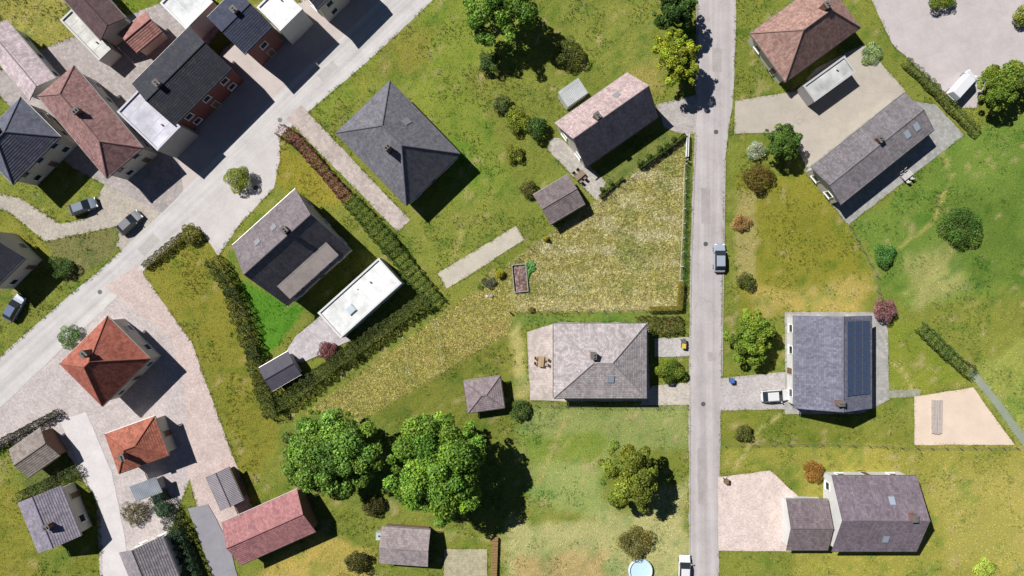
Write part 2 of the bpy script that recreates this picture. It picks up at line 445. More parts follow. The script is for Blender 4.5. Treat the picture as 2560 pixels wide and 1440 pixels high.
sheet('forecourt', [(400,470),(430,330),(560,120),(700,40),(830,-60),(1050,-60),(1010,10),(770,262),(690,275),(560,420),(450,545),(420,530)], m_asphalt(C(212,200,193)), 'pale forecourt beside the dark roofed block')
sheet('terrace', [(60,140),(420,0),(560,60),(420,250),(470,540),(400,530),(180,420),(60,300),(-40,200)], m_paver(C(186,176,172), 0.4, 0.4, 0.8), 'grey paved courtyard between the old houses')
sheet('yard', [(440,550),(560,410),(700,300),(700,400),(685,470),(600,560),(545,640),(500,572)], m_asphalt(C(216,209,206)), 'pale turning yard round the planted island')
LANEZ = _z[0]
sheet('road', ribbon([(-80,1030),(100,862),(300,682),(440,548),(600,385),(720,268),(880,130),(1080,-60)], [96,90,78,72,72,84,88,92]), A_LANE, 'pale village lane running diagonally past the houses')
sheet('driveway', [(262,716),(345,664),(400,745),(480,855),(520,970),(560,1080),(598,1180),(640,1290),(560,1350),(500,1300),(470,1180),(462,980),(430,850),(340,775)],
      m_paver(C(222,202,194), 0.2, 0.2, 0.3), 'curved pinkish paver driveway beside the long lawn strip')
sheet('path', [(150,1050),(215,1030),(280,1180),(310,1330),(330,1460),(260,1460),(250,1280),(190,1140)], m_asphalt(C(228,222,220)), 'bright concrete path left of the small orange roof')
sheet('path', ribbon([(735,280),(860,410),(1010,565)], [50,46,42]), m_paver(C(204,190,182), 0.4, 0.4, 0.75), 'paved footpath between red hedge and grey hip roofed house')
ROADZ = _z[0]
sheet('road', [(1745,-60),(1842,-60),(1838,120),(1832,250),(1812,400),(1806,700),(1802,1000),(1796,1500),(1722,1500),(1722,900),(1726,620),(1736,330),(1742,150)], A_ROAD, 'straight grey asphalt road running past the meadow plot')
sheet('driveway', [(1640,262),(1745,235),(1738,335),(1700,335),(1660,320)], m_paver(C(196,188,182), 0.3, 0.2, 0.6), 'short grey driveway of the pink roofed house')
sheet('path', [(1375,345),(1400,345),(1515,455),(1495,505),(1470,480),(1370,375)], m_paver(C(198,190,180), 0.4, 0.4, 0.6), 'paved path behind the pink roofed house')
sheet('path', ribbon([(1105,702),(1200,645),(1300,582)], [46,44,40]), m_asphalt(C(210,200,182), 0.14, 1.0), 'beige gravel path ending at the meadow plot')
sheet('yard', [(1838,252),(1990,228),(2040,170),(2160,110),(2265,230),(2020,430),(1975,330),(1835,335)], m_asphalt(C(198,188,174)), 'beige yard between the brown hipped roof and the long grey house')
sheet('parking_area', [(2150,-60),(2640,-60),(2640,262),(2480,160),(2440,270),(2395,270),(2320,195),(2230,110)], m_asphalt(C(206,196,194)), 'broad pale asphalt area in the upper right corner')
sheet('terrace', [(2010,425),(2120,562),(2410,338),(2340,262),(2240,245)], m_paver(C(176,174,168), 0.5, 0.5, 0.68), 'grey slab terrace round the long low house')
sheet('driveway', [(1800,945),(1965,930),(1968,1022),(1800,1026)], m_paver(C(206,198,195), 0.3, 0.2, 0.0), 'grey driveway leading to the house with solar panels')
sheet('terrace', [(1962,780),(2218,780),(2222,1000),(2150,1035),(1962,1035)], m_paver(C(184,180,174), 0.5, 0.5, 0.0), 'grey slab surround of the house with solar panels')
sheet('path', [(2218,975),(2300,972),(2300,992),(2218,996)], m_paver(C(168,168,148), 0.4, 0.4, 0.0), 'narrow slab path to the sandy court')
sheet('sand_court', [(2285,992),(2432,968),(2536,1112),(2285,1112)], m_asphalt(C(240,218,196), 0.07, 1.0), 'pale sandy court in the right hand garden')
sheet('path', ribbon([(2425,925),(2490,1005),(2580,1130)], [20,20,20]), m_asphalt(C(156,164,142)), 'narrow grey footpath beside the sandy court')
sheet('driveway', [(1794,1192),(1925,1176),(2000,1245),(1975,1378),(1796,1376)], m_paver(C(240,220,210), 0.24, 0.16, 0.2), 'wide pinkish paver driveway at the lower right')
sheet('driveway', [(1636,846),(1726,842),(1724,890),(1636,892)], m_paver(C(206,200,196), 0.3, 0.2, 0.0), 'upper grey driveway of the grey hipped house')
sheet('driveway', [(1630,965),(1724,955),(1724,1012),(1600,1012)], m_paver(C(212,202,188), 0.3, 0.2, 0.0), 'lower beige driveway of the grey hipped house')
sheet('terrace', [(1318,830),(1395,806),(1620,806),(1625,1003),(1400,1003),(1325,1000)], m_paver(C(214,200,192), 0.4, 0.4, 0.0), 'pinkish slab terrace round the grey hipped house')
sheet('terrace', [(740,840),(800,790),(880,850),(760,905),(700,905)], m_paver(C(208,200,202), 0.4, 0.4, 0.75), 'light slab terrace beside the white flat roof')
sheet('terrace', [(1110,1372),(1218,1372),(1218,1460),(1110,1460)], m_paver(C(190,182,150), 0.4, 0.4, 0.0), 'small slab patio at the bottom edge')
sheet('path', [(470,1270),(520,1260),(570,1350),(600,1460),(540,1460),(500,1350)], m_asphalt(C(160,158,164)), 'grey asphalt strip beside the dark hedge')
def kerb(pts, label):
    b = MB(); wpts = [Vector((*at(*p), 0)) for p in pts]
    for a, c in zip(wpts, wpts[1:]):
        d = c-a; n = max(1, round(d.length/1.0)); ang = math.atan2(d.y, d.x)
        for i in range(n):
            m = a.lerp(c, (i+0.5)/n); b.box((m.x, m.y, 0.06), (d.length/n-0.012, 0.14, 0.12), ang)
    tag(b.build('kerb', m_plain(C(186,180,174), 0.9, 0.1, 6.0)), label, kind='structure')
kerb([(1739,345),(1729,620),(1725,838)], 'stone kerb between road and the meadow verge')
kerb([(1813,400),(1808,700),(1805,940)], 'stone kerb on the far side of the road')
kerb([(1724,1016),(1724,1420)], 'stone kerb beside the lower gardens')
kerb([(1743,-20),(1738,225)], 'stone kerb at the top of the road')

for i, (x0, y0, x1, y1, rot) in enumerate([(1752,470,1776,560,0),(1768,880,1790,904,0),(1744,1120,1766,1262,0),(1780,120,1804,180,0)]):
    sheet('road_patch', [(x0,y0),(x1,y0+2),(x1-1,y1),(x0+1,y1-2)], m_asphalt(C(184,176,173), 0.14), 'darker repair patch in the straight road', z=ROADZ+0.004, block=False)
for i, (p0, p1, wd) in enumerate([((392,592),(352,632),26),((800,196),(838,160),22)]):
    sheet('road_patch', ribbon([p0, p1], wd), m_asphalt(C(198,192,188), 0.14), 'darker repair patch in the diagonal lane', z=LANEZ+0.004, block=False)
for i, (px, py, lab) in enumerate([(1764,610,'round iron manhole cover beside the silver blue car'),(1758,1010,'round iron manhole cover between the two driveways'),(1790,330,'round iron manhole cover near the road junction'),
        (250,730,'round iron manhole cover in the lane near the curved driveway'),(700,300,'round iron manhole cover at the lane crossing'),(640,470,'round iron manhole cover in the pale turning yard')]):
    mh = MB().tube((0,0,-0.05), (0,0,0.035), 0.36, None, 18).build('manhole_cover', m_plain((0.10, 0.095, 0.09), 0.6, 0.15, 9.0, 0.4)); mh.location = (*at(px, py), (ROADZ if px > 1500 else LANEZ)-0.022)
    MB().tube((0,0,-0.06), (0,0,0.02), 0.46, None, 18).build('collar', m_plain(C(150,146,142), 0.9, 0.1), mh)
    tag(mh, lab, 'manhole', 'manhole covers')
NPAVE = len(BLOCK)
# ------------------------------------------------------------------ houses
def clip_v(poly, v0, v1):         # clip convex (u,v) polygon to v0<=v<=v1
    def half(P, f, k):
        o = []
        for i in range(len(P)):
            a, b = P[i], P[(i+1) % len(P)]; fa, fb = f*(a[1]-k), f*(b[1]-k)
            if fa >= 0: o.append(a)
            if fa*fb < 0:
                t = fa/(fa-fb); o.append((a[0]+(b[0]-a[0])*t, a[1]+(b[1]-a[1])*t))
        return o
    P = half(poly, 1, v0)
    return half(P, -1, v1) if len(P) > 2 else []
def slope_mesh(poly, step=0.34, lift=0.045, thick=0.14):
    """roof slope: stepped tile courses on a slab; poly starts with its eave edge, seen counter-clockwise from outside"""
    b = MB(); P = [Vector(p) for p in poly]; e0 = P[0]; u = (P[1]-P[0]).normalized()
    n = (P[1]-P[0]).cross(P[-1]-P[0]).normalized(); v = n.cross(u)
    uv = [((p-e0).dot(u), (p-e0).dot(v)) for p in P]; vm = max(q[1] for q in uv)
    k = 0.0
    while k < vm-1e-4:
        t = min(k+step, vm); c = clip_v(uv, k, t)
        if len(c) > 2:
            w3 = lambda q: e0+u*q[0]+v*q[1]+n*(lift*(1-(q[1]-k)/step))
            b.face([w3(q) for q in c], [(q[0], q[1]) for q in c])
            lo = [q for q in c if abs(q[1]-k) < 1e-5]
            if len(lo) >= 2:
                x0, x1 = min(q[0] for q in lo), max(q[0] for q in lo)
                a, d = e0+u*x0+v*k, e0+u*x1+v*k
                b.face([a, d, d+n*lift, a+n*lift], [(x0, k), (x1, k), (x1, k), (x0, k)])
        k = t
    B = [p-n*thick for p in P]
    b.face(B[::-1])
    for i in range(len(P)): j = (i+1) % len(P); b.face([B[i], B[j], P[j], P[i]])
    return b
def frame_mesh(wd, ht, t=0.09, d=0.10):
    b = MB()
    b.box((-wd/2+t/2, -d/2, 0), (t, d, ht)); b.box((wd/2-t/2, -d/2, 0), (t, d, ht))
    b.box((0, -d/2, ht/2-t/2), (wd-2*t, d, t)); b.box((0, -d/2, -ht/2+t/2), (wd-2*t, d, t))
    b.box((0, -d/2-0.05, -ht/2-0.03), (wd+0.2, d+0.1, 0.05))
    return b.mesh('window')
_fm = frame_mesh(1.25, 1.35); _fm.materials.append(m_plain((0.75, 0.75, 0.73), 0.5, 0.03))
_pm = MB().box((0, -0.03, 0), (1.07, 0.04, 1.17)).mesh('pane'); _pm.materials.append(m_glass())
_dm = frame_mesh(1.1, 2.15); _dm.materials.append(m_plain((0.5, 0.48, 0.45), 0.5, 0.05))
_dl = MB().box((0, -0.03, 0), (0.92, 0.05, 1.97)).mesh('door_leaf'); _dl.materials.append(m_wood((0.16, 0.10, 0.06)))
_gm = MB().box((0, -0.04, 0), (2.5, 0.07, 2.1))
for i in range(5): _gm.box((0, -0.085, -0.84+i*0.42), (2.44, 0.03, 0.38))
_gm = _gm.mesh('garage_door'); _gm.materials.append(m_plain((0.5, 0.5, 0.5), 0.6, 0.05))

def rect_world(cx, cy, ang, L, W, h):
    x, y = at(cx, cy, h); s = (1-h/H)/PPM
    return x, y, math.radians(ang), L*s, W*s
def house(name, label, cat, cx, cy, ang, L, W, h, pitch, kind, roof, wallc, over=0.4, chimneys=(), skylights=(), windows=True,
          door=None, garage=None, sheetroof=False, group=None, c2=None, moss=0.4):
    """cx, cy, L, W: the eaves outline in photo px, at eaves height h; ang: direction of the ridge; kind: gable, hip, flat, shed"""
    x, y, rz, L, W = rect_world(cx, cy, ang, L, W, h)
    root = tag(empty(name, (x, y, 0), rz), label, cat, group)
    a, b = L/2, W/2; wa, wb = a-over, b-over; tp = math.tan(math.radians(pitch)); rise = b*tp
    mat = m_sheet(C(*roof)) if sheetroof else m_tile(C(*roof), C(*c2) if c2 else None, 0.3, 0.34, moss)
    wm = m_plain(C(*wallc), 0.9, 0.06, 2.0)
    wall = MB()
    zt = h-0.12
    if kind == 'flat':
        wall.prism([(-a,-b),(a,-b),(a,b),(-a,b)], -0.3, h-0.02)
        wall.build('wall', wm, root)
        pr = MB(); t = 0.28
        pr.box((0, b-t/2, h+0.13), (2*a+0.06, t, 0.3)); pr.box((0, -b+t/2, h+0.13), (2*a+0.06, t, 0.3))
        pr.box((a-t/2, 0, h+0.13), (t, 2*b-2*t, 0.3)); pr.box((-a+t/2, 0, h+0.13), (t, 2*b-2*t, 0.3))
        pr.build('parapet', m_plain(tuple(min(0.8, v*0.9) for v in C(*roof)), 0.6, 0.05), root)
        rf = MB().box((0, 0, h+0.02), (2*a-2*t-0.004, 2*b-2*t-0.004, 0.08))
        nse = int(2*a/1.6)
        r = rf.build('roof', m_plain(C(*roof), 0.7, 0.26, 0.55), root)
        for i in range(1, nse):
            MB().box((-a+i*2*a/nse, 0, h+0.066), (0.10, 2*b-2*t-0.2, 0.015)).build('roof_seam', m_plain(tuple(v*0.93 for v in C(*roof)), 0.7, 0.05), r)
        MB().tube((a*0.45, b*0.3, h), (a*0.45, b*0.3, h+0.45), 0.12).build('vent_pipe', m_plain((0.35, 0.35, 0.36), 0.5, 0.05), r)
        if a*b > 12:
            dq = MB().box((-a*0.35, -b*0.15, h+0.16), (1.3, 1.3, 0.24)).build('roof_light', m_plain((0.5, 0.5, 0.5), 0.6, 0.05), r)
            MB().box((-a*0.35, -b*0.15, h+0.33), (1.1, 1.1, 0.1)).tube((a*0.1, b*0.5, h), (a*0.1, b*0.5, h+0.35), 0.07).build('roof_light_dome', m_plain((0.42, 0.46, 0.5), 0.15, 0.05), r)
        eaves = h; wa, wb = a, b; ridge = h
    else:
        e = over*tp                # the wall plate sits where the slope crosses the wall
        zw = h+e-0.16
        if kind == 'gable':
            r0 = wb*tp
            for s in (-1, 1):
                wall.face([(-wa*s,-wb*s,-0.3),(wa*s,-wb*s,-0.3),(wa*s,-wb*s,zw),(-wa*s,-wb*s,zw)])
                wall.face([(s*wa,-s*wb,-0.3),(s*wa,s*wb,-0.3),(s*wa,s*wb,zw),(s*wa,0,zw+r0),(s*wa,-s*wb,zw)])
            polys = [[(-a*s,-b*s,h),(a*s,-b*s,h),(a*s,0,h+rise),(-a*s,0,h+rise)] for s in (1, -1)]
            ridge_l = [((-a, 0, h+rise), (a, 0, h+rise))]
        elif kind == 'hip':
            for s in (-1, 1):
                wall.face([(-wa*s,-wb*s,-0.3),(wa*s,-wb*s,-0.3),(wa*s,-wb*s,zw),(-wa*s,-wb*s,zw)])
                wall.face([(s*wa,-s*wb,-0.3),(s*wa,s*wb,-0.3),(s*wa,s*wb,zw),(s*wa,-s*wb,zw)])
            k = max(a-b, 0.02)
            if b > a: k = 0.02; rise = a*tp
            polys = [[(-a*s,-b*s,h),(a*s,-b*s,h),(s*k,0,h+rise),(-s*k,0,h+rise)] for s in (1, -1)]
            polys += [[(s*a,-s*b,h),(s*a,s*b,h),(s*k,0,h+rise)] for s in (1, -1)]
            ridge_l = [((-k,0,h+rise),(k,0,h+rise))]+[((sx*a,sy*b,h),(sx*k,0,h+rise)) for sx in (-1,1) for sy in (-1,1)]
        else:                      # shed: one slope falling towards -y
            wall.face([(-wa,-wb,-0.3),(wa,-wb,-0.3),(wa,-wb,zw),(-wa,-wb,zw)]); z2 = zw+2*wb*tp
            wall.face([(wa,wb,-0.3),(-wa,wb,-0.3),(-wa,wb,z2),(wa,wb,z2)])
            wall.face([(wa,-wb,-0.3),(wa,wb,-0.3),(wa,wb,z2),(wa,-wb,zw)]); wall.face([(-wa,wb,-0.3),(-wa,-wb,-0.3),(-wa,-wb,zw),(-wa,wb,z2)])
            polys = [[(-a,-b,h),(a,-b,h),(a,b,h+2*b*tp),(-a,b,h+2*b*tp)]]; ridge_l = []
        wall.build('wall', wm, root)
        slopes = [slope_mesh(p, 0.34 if not sheetroof else 2.2, 0.045 if not sheetroof else 0.02).build('roof_slope', mat, root) for p in polys]
        rc = m_plain(tuple(v*0.8 for v in C(*roof)), 0.8, 0.15)
        for p, q in ridge_l:
            if (Vector(p)-Vector(q)).length > 0.2:
                MB().tube((p[0],p[1],p[2]+0.02), (q[0],q[1],q[2]+0.02), 0.11, None, 8).build('ridge_cap', rc, root)
        gm = m_plain((0.22, 0.21, 0.2), 0.4, 0.05, 3.0, 0.6)
        gut = [((-a,-b-0.07,h-0.12),(a,-b-0.07,h-0.12)), ((-a,b+0.07,h-0.12),(a,b+0.07,h-0.12))]
        if kind == 'hip': gut += [((-a-0.07,-b,h-0.12),(-a-0.07,b,h-0.12)), ((a+0.07,-b,h-0.12),(a+0.07,b,h-0.12))]
        if kind == 'shed': gut = gut[:1]
        for p, q in gut: MB().tube(p, q, 0.07, None, 6).build('gutter', gm, root)
        def roof_z(px_, py_):
            if kind == 'gable': return h+(b-abs(py_))*tp
            if kind == 'hip': return h+min(b-abs(py_), a-abs(px_))*tp
            return h+(py_+b)*tp
        for (ux, uy) in chimneys:
            X0, Y0 = ux*a, uy*b; z0 = roof_z(X0, Y0)-0.5
            top = h+rise+0.7
            ch = MB().box((X0, Y0, (z0+top)/2), (0.7, 0.9, top-z0)).build('chimney', m_plain(C(150,112,98), 0.9, 0.15, 4.0), root)
            MB().box((X0, Y0, top+0.05), (0.85, 1.05, 0.1)).tube((X0, Y0-0.2, top+0.1), (X0, Y0-0.2, top+0.35), 0.12).tube((X0, Y0+0.2, top+0.1), (X0, Y0+0.2, top+0.35), 0.12).build('chimney_cap', m_plain(C(120,116,112), 0.8, 0.1), ch)
        for (ux, uy) in skylights:
            X0, Y0 = ux*a, uy*b; s = 1 if Y0 > 0 else -1; pr = math.radians(pitch)
            z0 = roof_z(X0, Y0)+0.06
            sk = MB().box((X0, Y0, z0), (0.95, 1.3, 0.14), 0, -s*pr).build('skylight', m_plain((0.2, 0.2, 0.21), 0.4, 0.05), root)
            MB().box((X0, Y0, z0+0.075), (0.78, 1.12, 0.02), 0, -s*pr).build('pane', m_glass((0.25, 0.30, 0.36)), sk)
        eaves = zw
    # openings on the walls that the camera side can see
    R = Matrix.Rotation(rz, 3, 'Z')
    walls = [((0,-wb), (0,-1), 2*wa, 0.0), ((wa,0), (1,0), 2*wb, math.pi/2), ((0,wb), (0,1), 2*wa, math.pi), ((-wa,0), (-1,0), 2*wb, -math.pi/2)]
    first = True
    for (p0, n0, ln, rr) in walls:
        wp = R @ Vector((*p0, 0)) + Vector((x, y, 0)); wn = R @ Vector((*n0, 0))
        if wn.dot(-wp.normalized()) < 0.15: continue
        t0 = Vector((-n0[1], n0[0], 0))
        def put(me_, leaf, leafname, nm, off, z):
            o = link(nm, me_, root); o.location = Vector((*p0, 0))+t0*off+Vector((0, 0, z)); o.rotation_euler = (0, 0, rr)
            if leaf: link(leafname, leaf, o)
        if garage and first:
            for k in range(garage): put(_gm, None, None, 'garage_door', (k-(garage-1)/2)*2.9, 1.1)
            first = False; continue
        if not windows: continue
        floors = 1 if eaves < 4.2 else (2 if eaves < 7.2 else 3)
        nw = max(1, int(ln/3.0))
        for fl in range(floors):
            z = 1.55+fl*2.75
            if z+0.8 > eaves: continue
            for k in range(nw):
                off = (k-(nw-1)/2)*ln/nw
                if first and fl == 0 and k == nw//2:
                    put(_dm, _dl, 'door_leaf', 'door', off, 1.08); first = False
                else: put(_fm, _pm, 'pane', 'window', off, z)
    hw = [R @ Vector((sx*(wa), sy*(wb), 0))+Vector((x, y, 0)) for sx, sy in ((-1,-1),(1,-1),(1,1),(-1,1))]
    BLOCK.append([(v.x, v.y) for v in hw])
    root['_dims'] = (a, b, h, tp)
    return root

CREAM = (236,230,216); WHITE = (246,244,240); GREY = (196,192,190); BROWN = (150,118,98)
house('house', 'orange hip roofed house beside the curved paver driveway', 'house', 262, 903, 45, 168, 150, 4.6, 44, 'hip', (186,112,92), CREAM, chimneys=[(0.2,0.25)], c2=(160,84,70))
house('house', 'small orange roofed house next to the bright concrete path', 'house', 342, 1112, 20, 132, 104, 3.6, 32, 'hip', (192,118,94), CREAM, chimneys=[(-0.3,-0.3)], c2=(162,90,74))
hc = house('house', 'large grey brown gabled house with wide dormer above the white flat roof', 'house', 728, 618, 42, 212, 204, 4.2, 45, 'gable', (136,126,130), CREAM, chimneys=[(0.35,0.12)], skylights=[(-0.4,0.5),(0.1,0.5)])
house('garage', 'long white flat roofed garage between the two hedges', 'garage', 900, 745, 42, 205, 86, 3.0, 0, 'flat', (240,240,238), WHITE, windows=False, garage=3)
house('shed', 'dark grey low roofed shed at the end of the white garage', 'shed', 700, 928, 30, 84, 66, 2.5, 14, 'gable', (92,88,100), GREY, sheetroof=True, windows=False)
house('house', 'square grey hip roofed house on the wide green lawn', 'house', 995, 358, -46, 252, 186, 4.0, 43, 'hip', (128,126,134), CREAM, chimneys=[(0.1,-0.3)], skylights=[(-0.1,0.55)])
house('house', 'pink roofed gabled house just above the diagonal meadow fence', 'house', 1516, 300, 35, 222, 134, 2.8, 49, 'gable', (204,180,178), CREAM, chimneys=[(-0.3,0.15)], skylights=[(0.4,0.45)])
house('conservatory', 'white glazed veranda at the back of the pink roofed house', 'conservatory', 1432, 232, 35, 62, 44, 2.6, 8, 'shed', (214,218,216), WHITE, over=0.15, sheetroof=True, windows=False)
house('garage', 'mauve grey garage whose shadow falls onto the meadow', 'garage', 1398, 499, 30.5, 101, 86, 2.4, 16, 'gable', (142,128,128), GREY, windows=False, over=0.3)
house('house', 'anthracite roofed block with red brick side beside the shaded lane', 'house', 455, 190, 45, 204, 150, 6.0, 24, 'gable', (58,60,70), (140,84,80), chimneys=[(-0.5,0.1)], c2=(50,50,60))
house('house', 'slate blue roofed block between the two white flat roofs', 'house', 600, 54, 45, 100, 132, 7.0, 20, 'gable', (64,70,92), (150,100,96), chimneys=[(0.2,0.2)], c2=(56,60,80))
house('building', 'lavender white flat roofed annex in front of the anthracite block', 'building', 374, 299, -44, 140, 84, 5.7, 0, 'flat', (216,214,224), GREY, windows=False)
house('building', 'bright white flat roof in the top left beside the slate block', 'building', 468, 8, 45, 96, 92, 4.5, 0, 'flat', (246,248,246), WHITE, windows=False)
house('building', 'bright white flat roof between slate block and pale forecourt', 'building', 700, 22, 45, 78, 84, 5.5, 0, 'flat', (248,248,247), WHITE, windows=False)
house('house', 'long reddish brown hip roofed house left of the lavender flat roof', 'house', 226, 305, -50, 268, 118, 5.4, 36, 'hip', (168,130,126), CREAM, chimneys=[(-0.1,0.1)], c2=(140,100,96))
house('house', 'pale pink roofed house at the upper left edge', 'house', 45, 150, -50, 190, 84, 4.0, 28, 'gable', (224,206,208), WHITE, c2=(196,176,180))
house('house', 'dark brown roofed house cut by the top left edge', 'house', 226, 10, -48, 170, 84, 4.0, 30, 'gable', (104,80,82), CREAM)
house('building', 'narrow white flat roof along the dark brown roof', 'building', 216, 88, -46, 140, 42, 2.8, 0, 'flat', (214,212,204), WHITE, windows=False)
house('shed', 'small salmon roofed outbuilding in the old courtyard', 'shed', 352, 80, 40, 84, 66, 3.0, 24, 'gable', (186,132,122), CREAM, windows=False)
house('house', 'slate blue hip roofed house at the left edge above the forecourt', 'house', 42, 352, 45, 168, 140, 5.2, 38, 'hip', (112,114,130), CREAM, chimneys=[(0.0,0.3)])
house('house', 'dark roofed house cut by the left edge below the forecourt', 'house', -18, 650, 45, 120, 110, 4.6, 36, 'gable', (84,84,96), CREAM)
house('house', 'grey hip roofed house right below the meadow plot', 'house', 1500, 902, 0, 232, 186, 3.6, 30, 'hip', (198,188,187), WHITE, chimneys=[(-0.2,0.2)], skylights=[(0.2,-0.45)], c2=(172,161,161))
hm = house('house', 'gabled house carrying rows of blue solar panels beside the road', 'house', 2082, 905, 90, 232, 194, 3.6, 29, 'gable', (132,133,149), WHITE, chimneys=[(-0.8,0.1)], c2=(112,110,124), moss=0.1)
house('house', 'long low mauve grey house on a slab terrace at the right', 'house', 2182, 372, 38.7, 300, 118, 3.4, 17, 'gable', (144,137,141), CREAM, chimneys=[(0.1,0.2)], skylights=[(0.75,-0.4),(0.55,-0.4)])
house('house', 'reddish brown hip roofed house at the top right beside the yard', 'house', 2013, 76, 36, 232, 150, 3.0, 42, 'hip', (182,146,134), CREAM, chimneys=[(0.3,0.2)], c2=(154,116,106))
house('carport', 'light grey flat carport roof below the reddish brown house', 'carport', 2072, 198, 36, 128, 50, 2.4, 0, 'flat', (208,208,206), GREY, windows=False)
hs = house('house', 'mauve gabled house with pale skylights at the lower right', 'house', 2186, 1284, 0, 212, 188, 3.8, 30, 'gable', (138,124,134), WHITE, chimneys=[(0.6,0.1)], skylights=[(0.25,0.45),(0.15,-0.6)])
house('garage', 'lower mauve annex garage facing the pinkish driveway', 'garage', 2018, 1312, 0, 104, 126, 2.7, 24, 'gable', (138,124,128), WHITE, windows=False, garage=1)
house('barn', 'long red roofed barn at the bottom left', 'barn', 672, 1318, 24, 206, 116, 3.4, 26, 'gable', (190,132,132), BROWN, c2=(166,112,114), windows=False)
house('shed', 'small grey roofed shed above the red barn', 'shed', 562, 1222, -66, 92, 62, 2.5, 20, 'gable', (160,152,158), BROWN, sheetroof=True, windows=False)
house('shed', 'grey tan roofed shed left of the bright concrete path', 'shed', 86, 1132, 35, 96, 84, 2.8, 22, 'gable', (158,146,138), BROWN, windows=False)
house('house', 'lavender grey gabled house at the lower left edge', 'house', 124, 1298, -68, 136, 116, 3.6, 24, 'gable', (158,150,164), CREAM, chimneys=[(0.2,0.2)])
house('house', 'grey gabled house cut by the bottom left edge', 'house', 374, 1414, -68, 116, 116, 4.0, 36, 'gable', (164,156,160), CREAM)
house('shed', 'flat grey lean-to shed below the small orange roof', 'shed', 366, 1222, 20, 70, 40, 2.3, 8, 'shed', (166,172,180), GREY, sheetroof=True, windows=False)
house('shed', 'mauve roofed garden house at the bottom centre', 'shed', 1012, 1366, -4, 122, 92, 2.6, 22, 'gable', (176,162,162), BROWN, windows=False)
house('pavilion', 'mauve pyramid roofed garden pavilion above the biggest tree', 'pavilion', 1210, 986, 8, 92, 80, 2.4, 22, 'hip', (162,146,148), BROWN, windows=False, moss=0.1)
house('house', 'dark roofed house cut by the top edge beside the forecourt', 'house', 800, -62, 45, 130, 110, 6.5, 30, 'gable', (84,82,92), CREAM)
# dormer on the large grey brown house
a, b, h, tp = hc['_dims']
d = MB(); x0, x1 = -a*0.72, a*0.72; yo, yi = -b*0.93, -b*0.58; zf = h+(b-abs(yo))*tp; zt = h+(b-abs(yi))*tp
d.face([(x0,yo,zf-0.1),(x1,yo,zf-0.1),(x1,yo,zt-0.55),(x0,yo,zt-0.55)])
d.face([(x1,yo,zf-0.1),(x1,yi,zt),(x1,yo,zt-0.55)]); d.face([(x0,yi,zt),(x0,yo,zf-0.1),(x0,yo,zt-0.55)])
dm = d.build('dormer', m_plain(C(214,208,200), 0.8, 0.05), hc)
rf = slope_mesh([(x0-0.25,yo-0.35,zt-0.58),(x1+0.25,yo-0.35,zt-0.58),(x1+0.25,yi+0.15,zt+0.08),(x0-0.25,yi+0.15,zt+0.08)], 2.4, 0.02, 0.1)
rf.build('dormer_roof', m_sheet(C(176,164,158)), dm)
for k in range(5):
    o = link('window', _fm, dm); o.location = (x0+(x1-x0)*(k+0.5)/5, yo, (zf+zt-0.6)/2); o.scale = (1, 1, 0.8)
# solar panels on the road house: rows on the slope that faces away from the sun
a, b, h, tp = hm['_dims']; pr = math.atan(tp)
pm = MB().box((0, 0, 0), (1.02, 1.7, 0.04)).mesh('solar_panel'); pm.materials.append(m_solar())
fmh = MB()
for sx in (-1, 1): fmh.box((sx*0.515, 0, 0), (0.03, 1.73, 0.06))
for sy in (-1, 1): fmh.box((0, sy*0.855, 0), (1.0, 0.03, 0.06))
fmh = fmh.mesh('panel_frame'); fmh.materials.append(m_plain((0.1, 0.1, 0.11), 0.4, 0.05))
for i in range(10):
    for j in range(3):
        o = link('solar_panel', pm, hm); yy = -(b*0.115+(j+0.5)*1.78*math.cos(pr))
        o.location = (-a*0.70+0.2+(i+0.5)*1.1, yy, h+(b+yy)*tp+0.16); o.rotation_euler = (pr, 0, 0)
        link('panel_frame', fmh, o)

# ------------------------------------------------------------------ vegetation
def leaf_quads(cent, nrm, size, colr):
    """one bent diamond leaf clump per point"""
    n = len(cent); size = size*0.58; nrm = nrm/np.linalg.norm(nrm, axis=1)[:, None]
    r = rng.normal(size=(n, 3)); u = np.cross(nrm, r); u /= np.linalg.norm(u, axis=1)[:, None]; v = np.cross(nrm, u)
    s = size[:, None]; k = nrm*s*0.22
    V = np.stack([cent-u*s*0.62-k, cent-v*s*0.42, cent+u*s*0.62-k, cent+v*s*0.42], 1).reshape(-1, 3)
    return V
def crown_points(n, lobes, thick=0.35):
    """points near the surfaces of overlapping lobes (cx,cy,cz,rx,ry,rz)"""
    lb = np.array(lobes); wgt = (lb[:, 3]*lb[:, 4]); k = rng.choice(len(lb), n, p=wgt/wgt.sum())
    d = rng.normal(size=(n, 3)); d[:, 2] = np.where(d[:, 2] < -0.1, -d[:, 2]*rng.random(n), d[:, 2]); d /= np.linalg.norm(d, axis=1)[:, None]
    rr = 1-thick*rng.random(n)**1.7+rng.normal(size=n)*0.04
    p = lb[k, :3]+d*lb[k, 3:6]*rr[:, None]
    return p, d, k
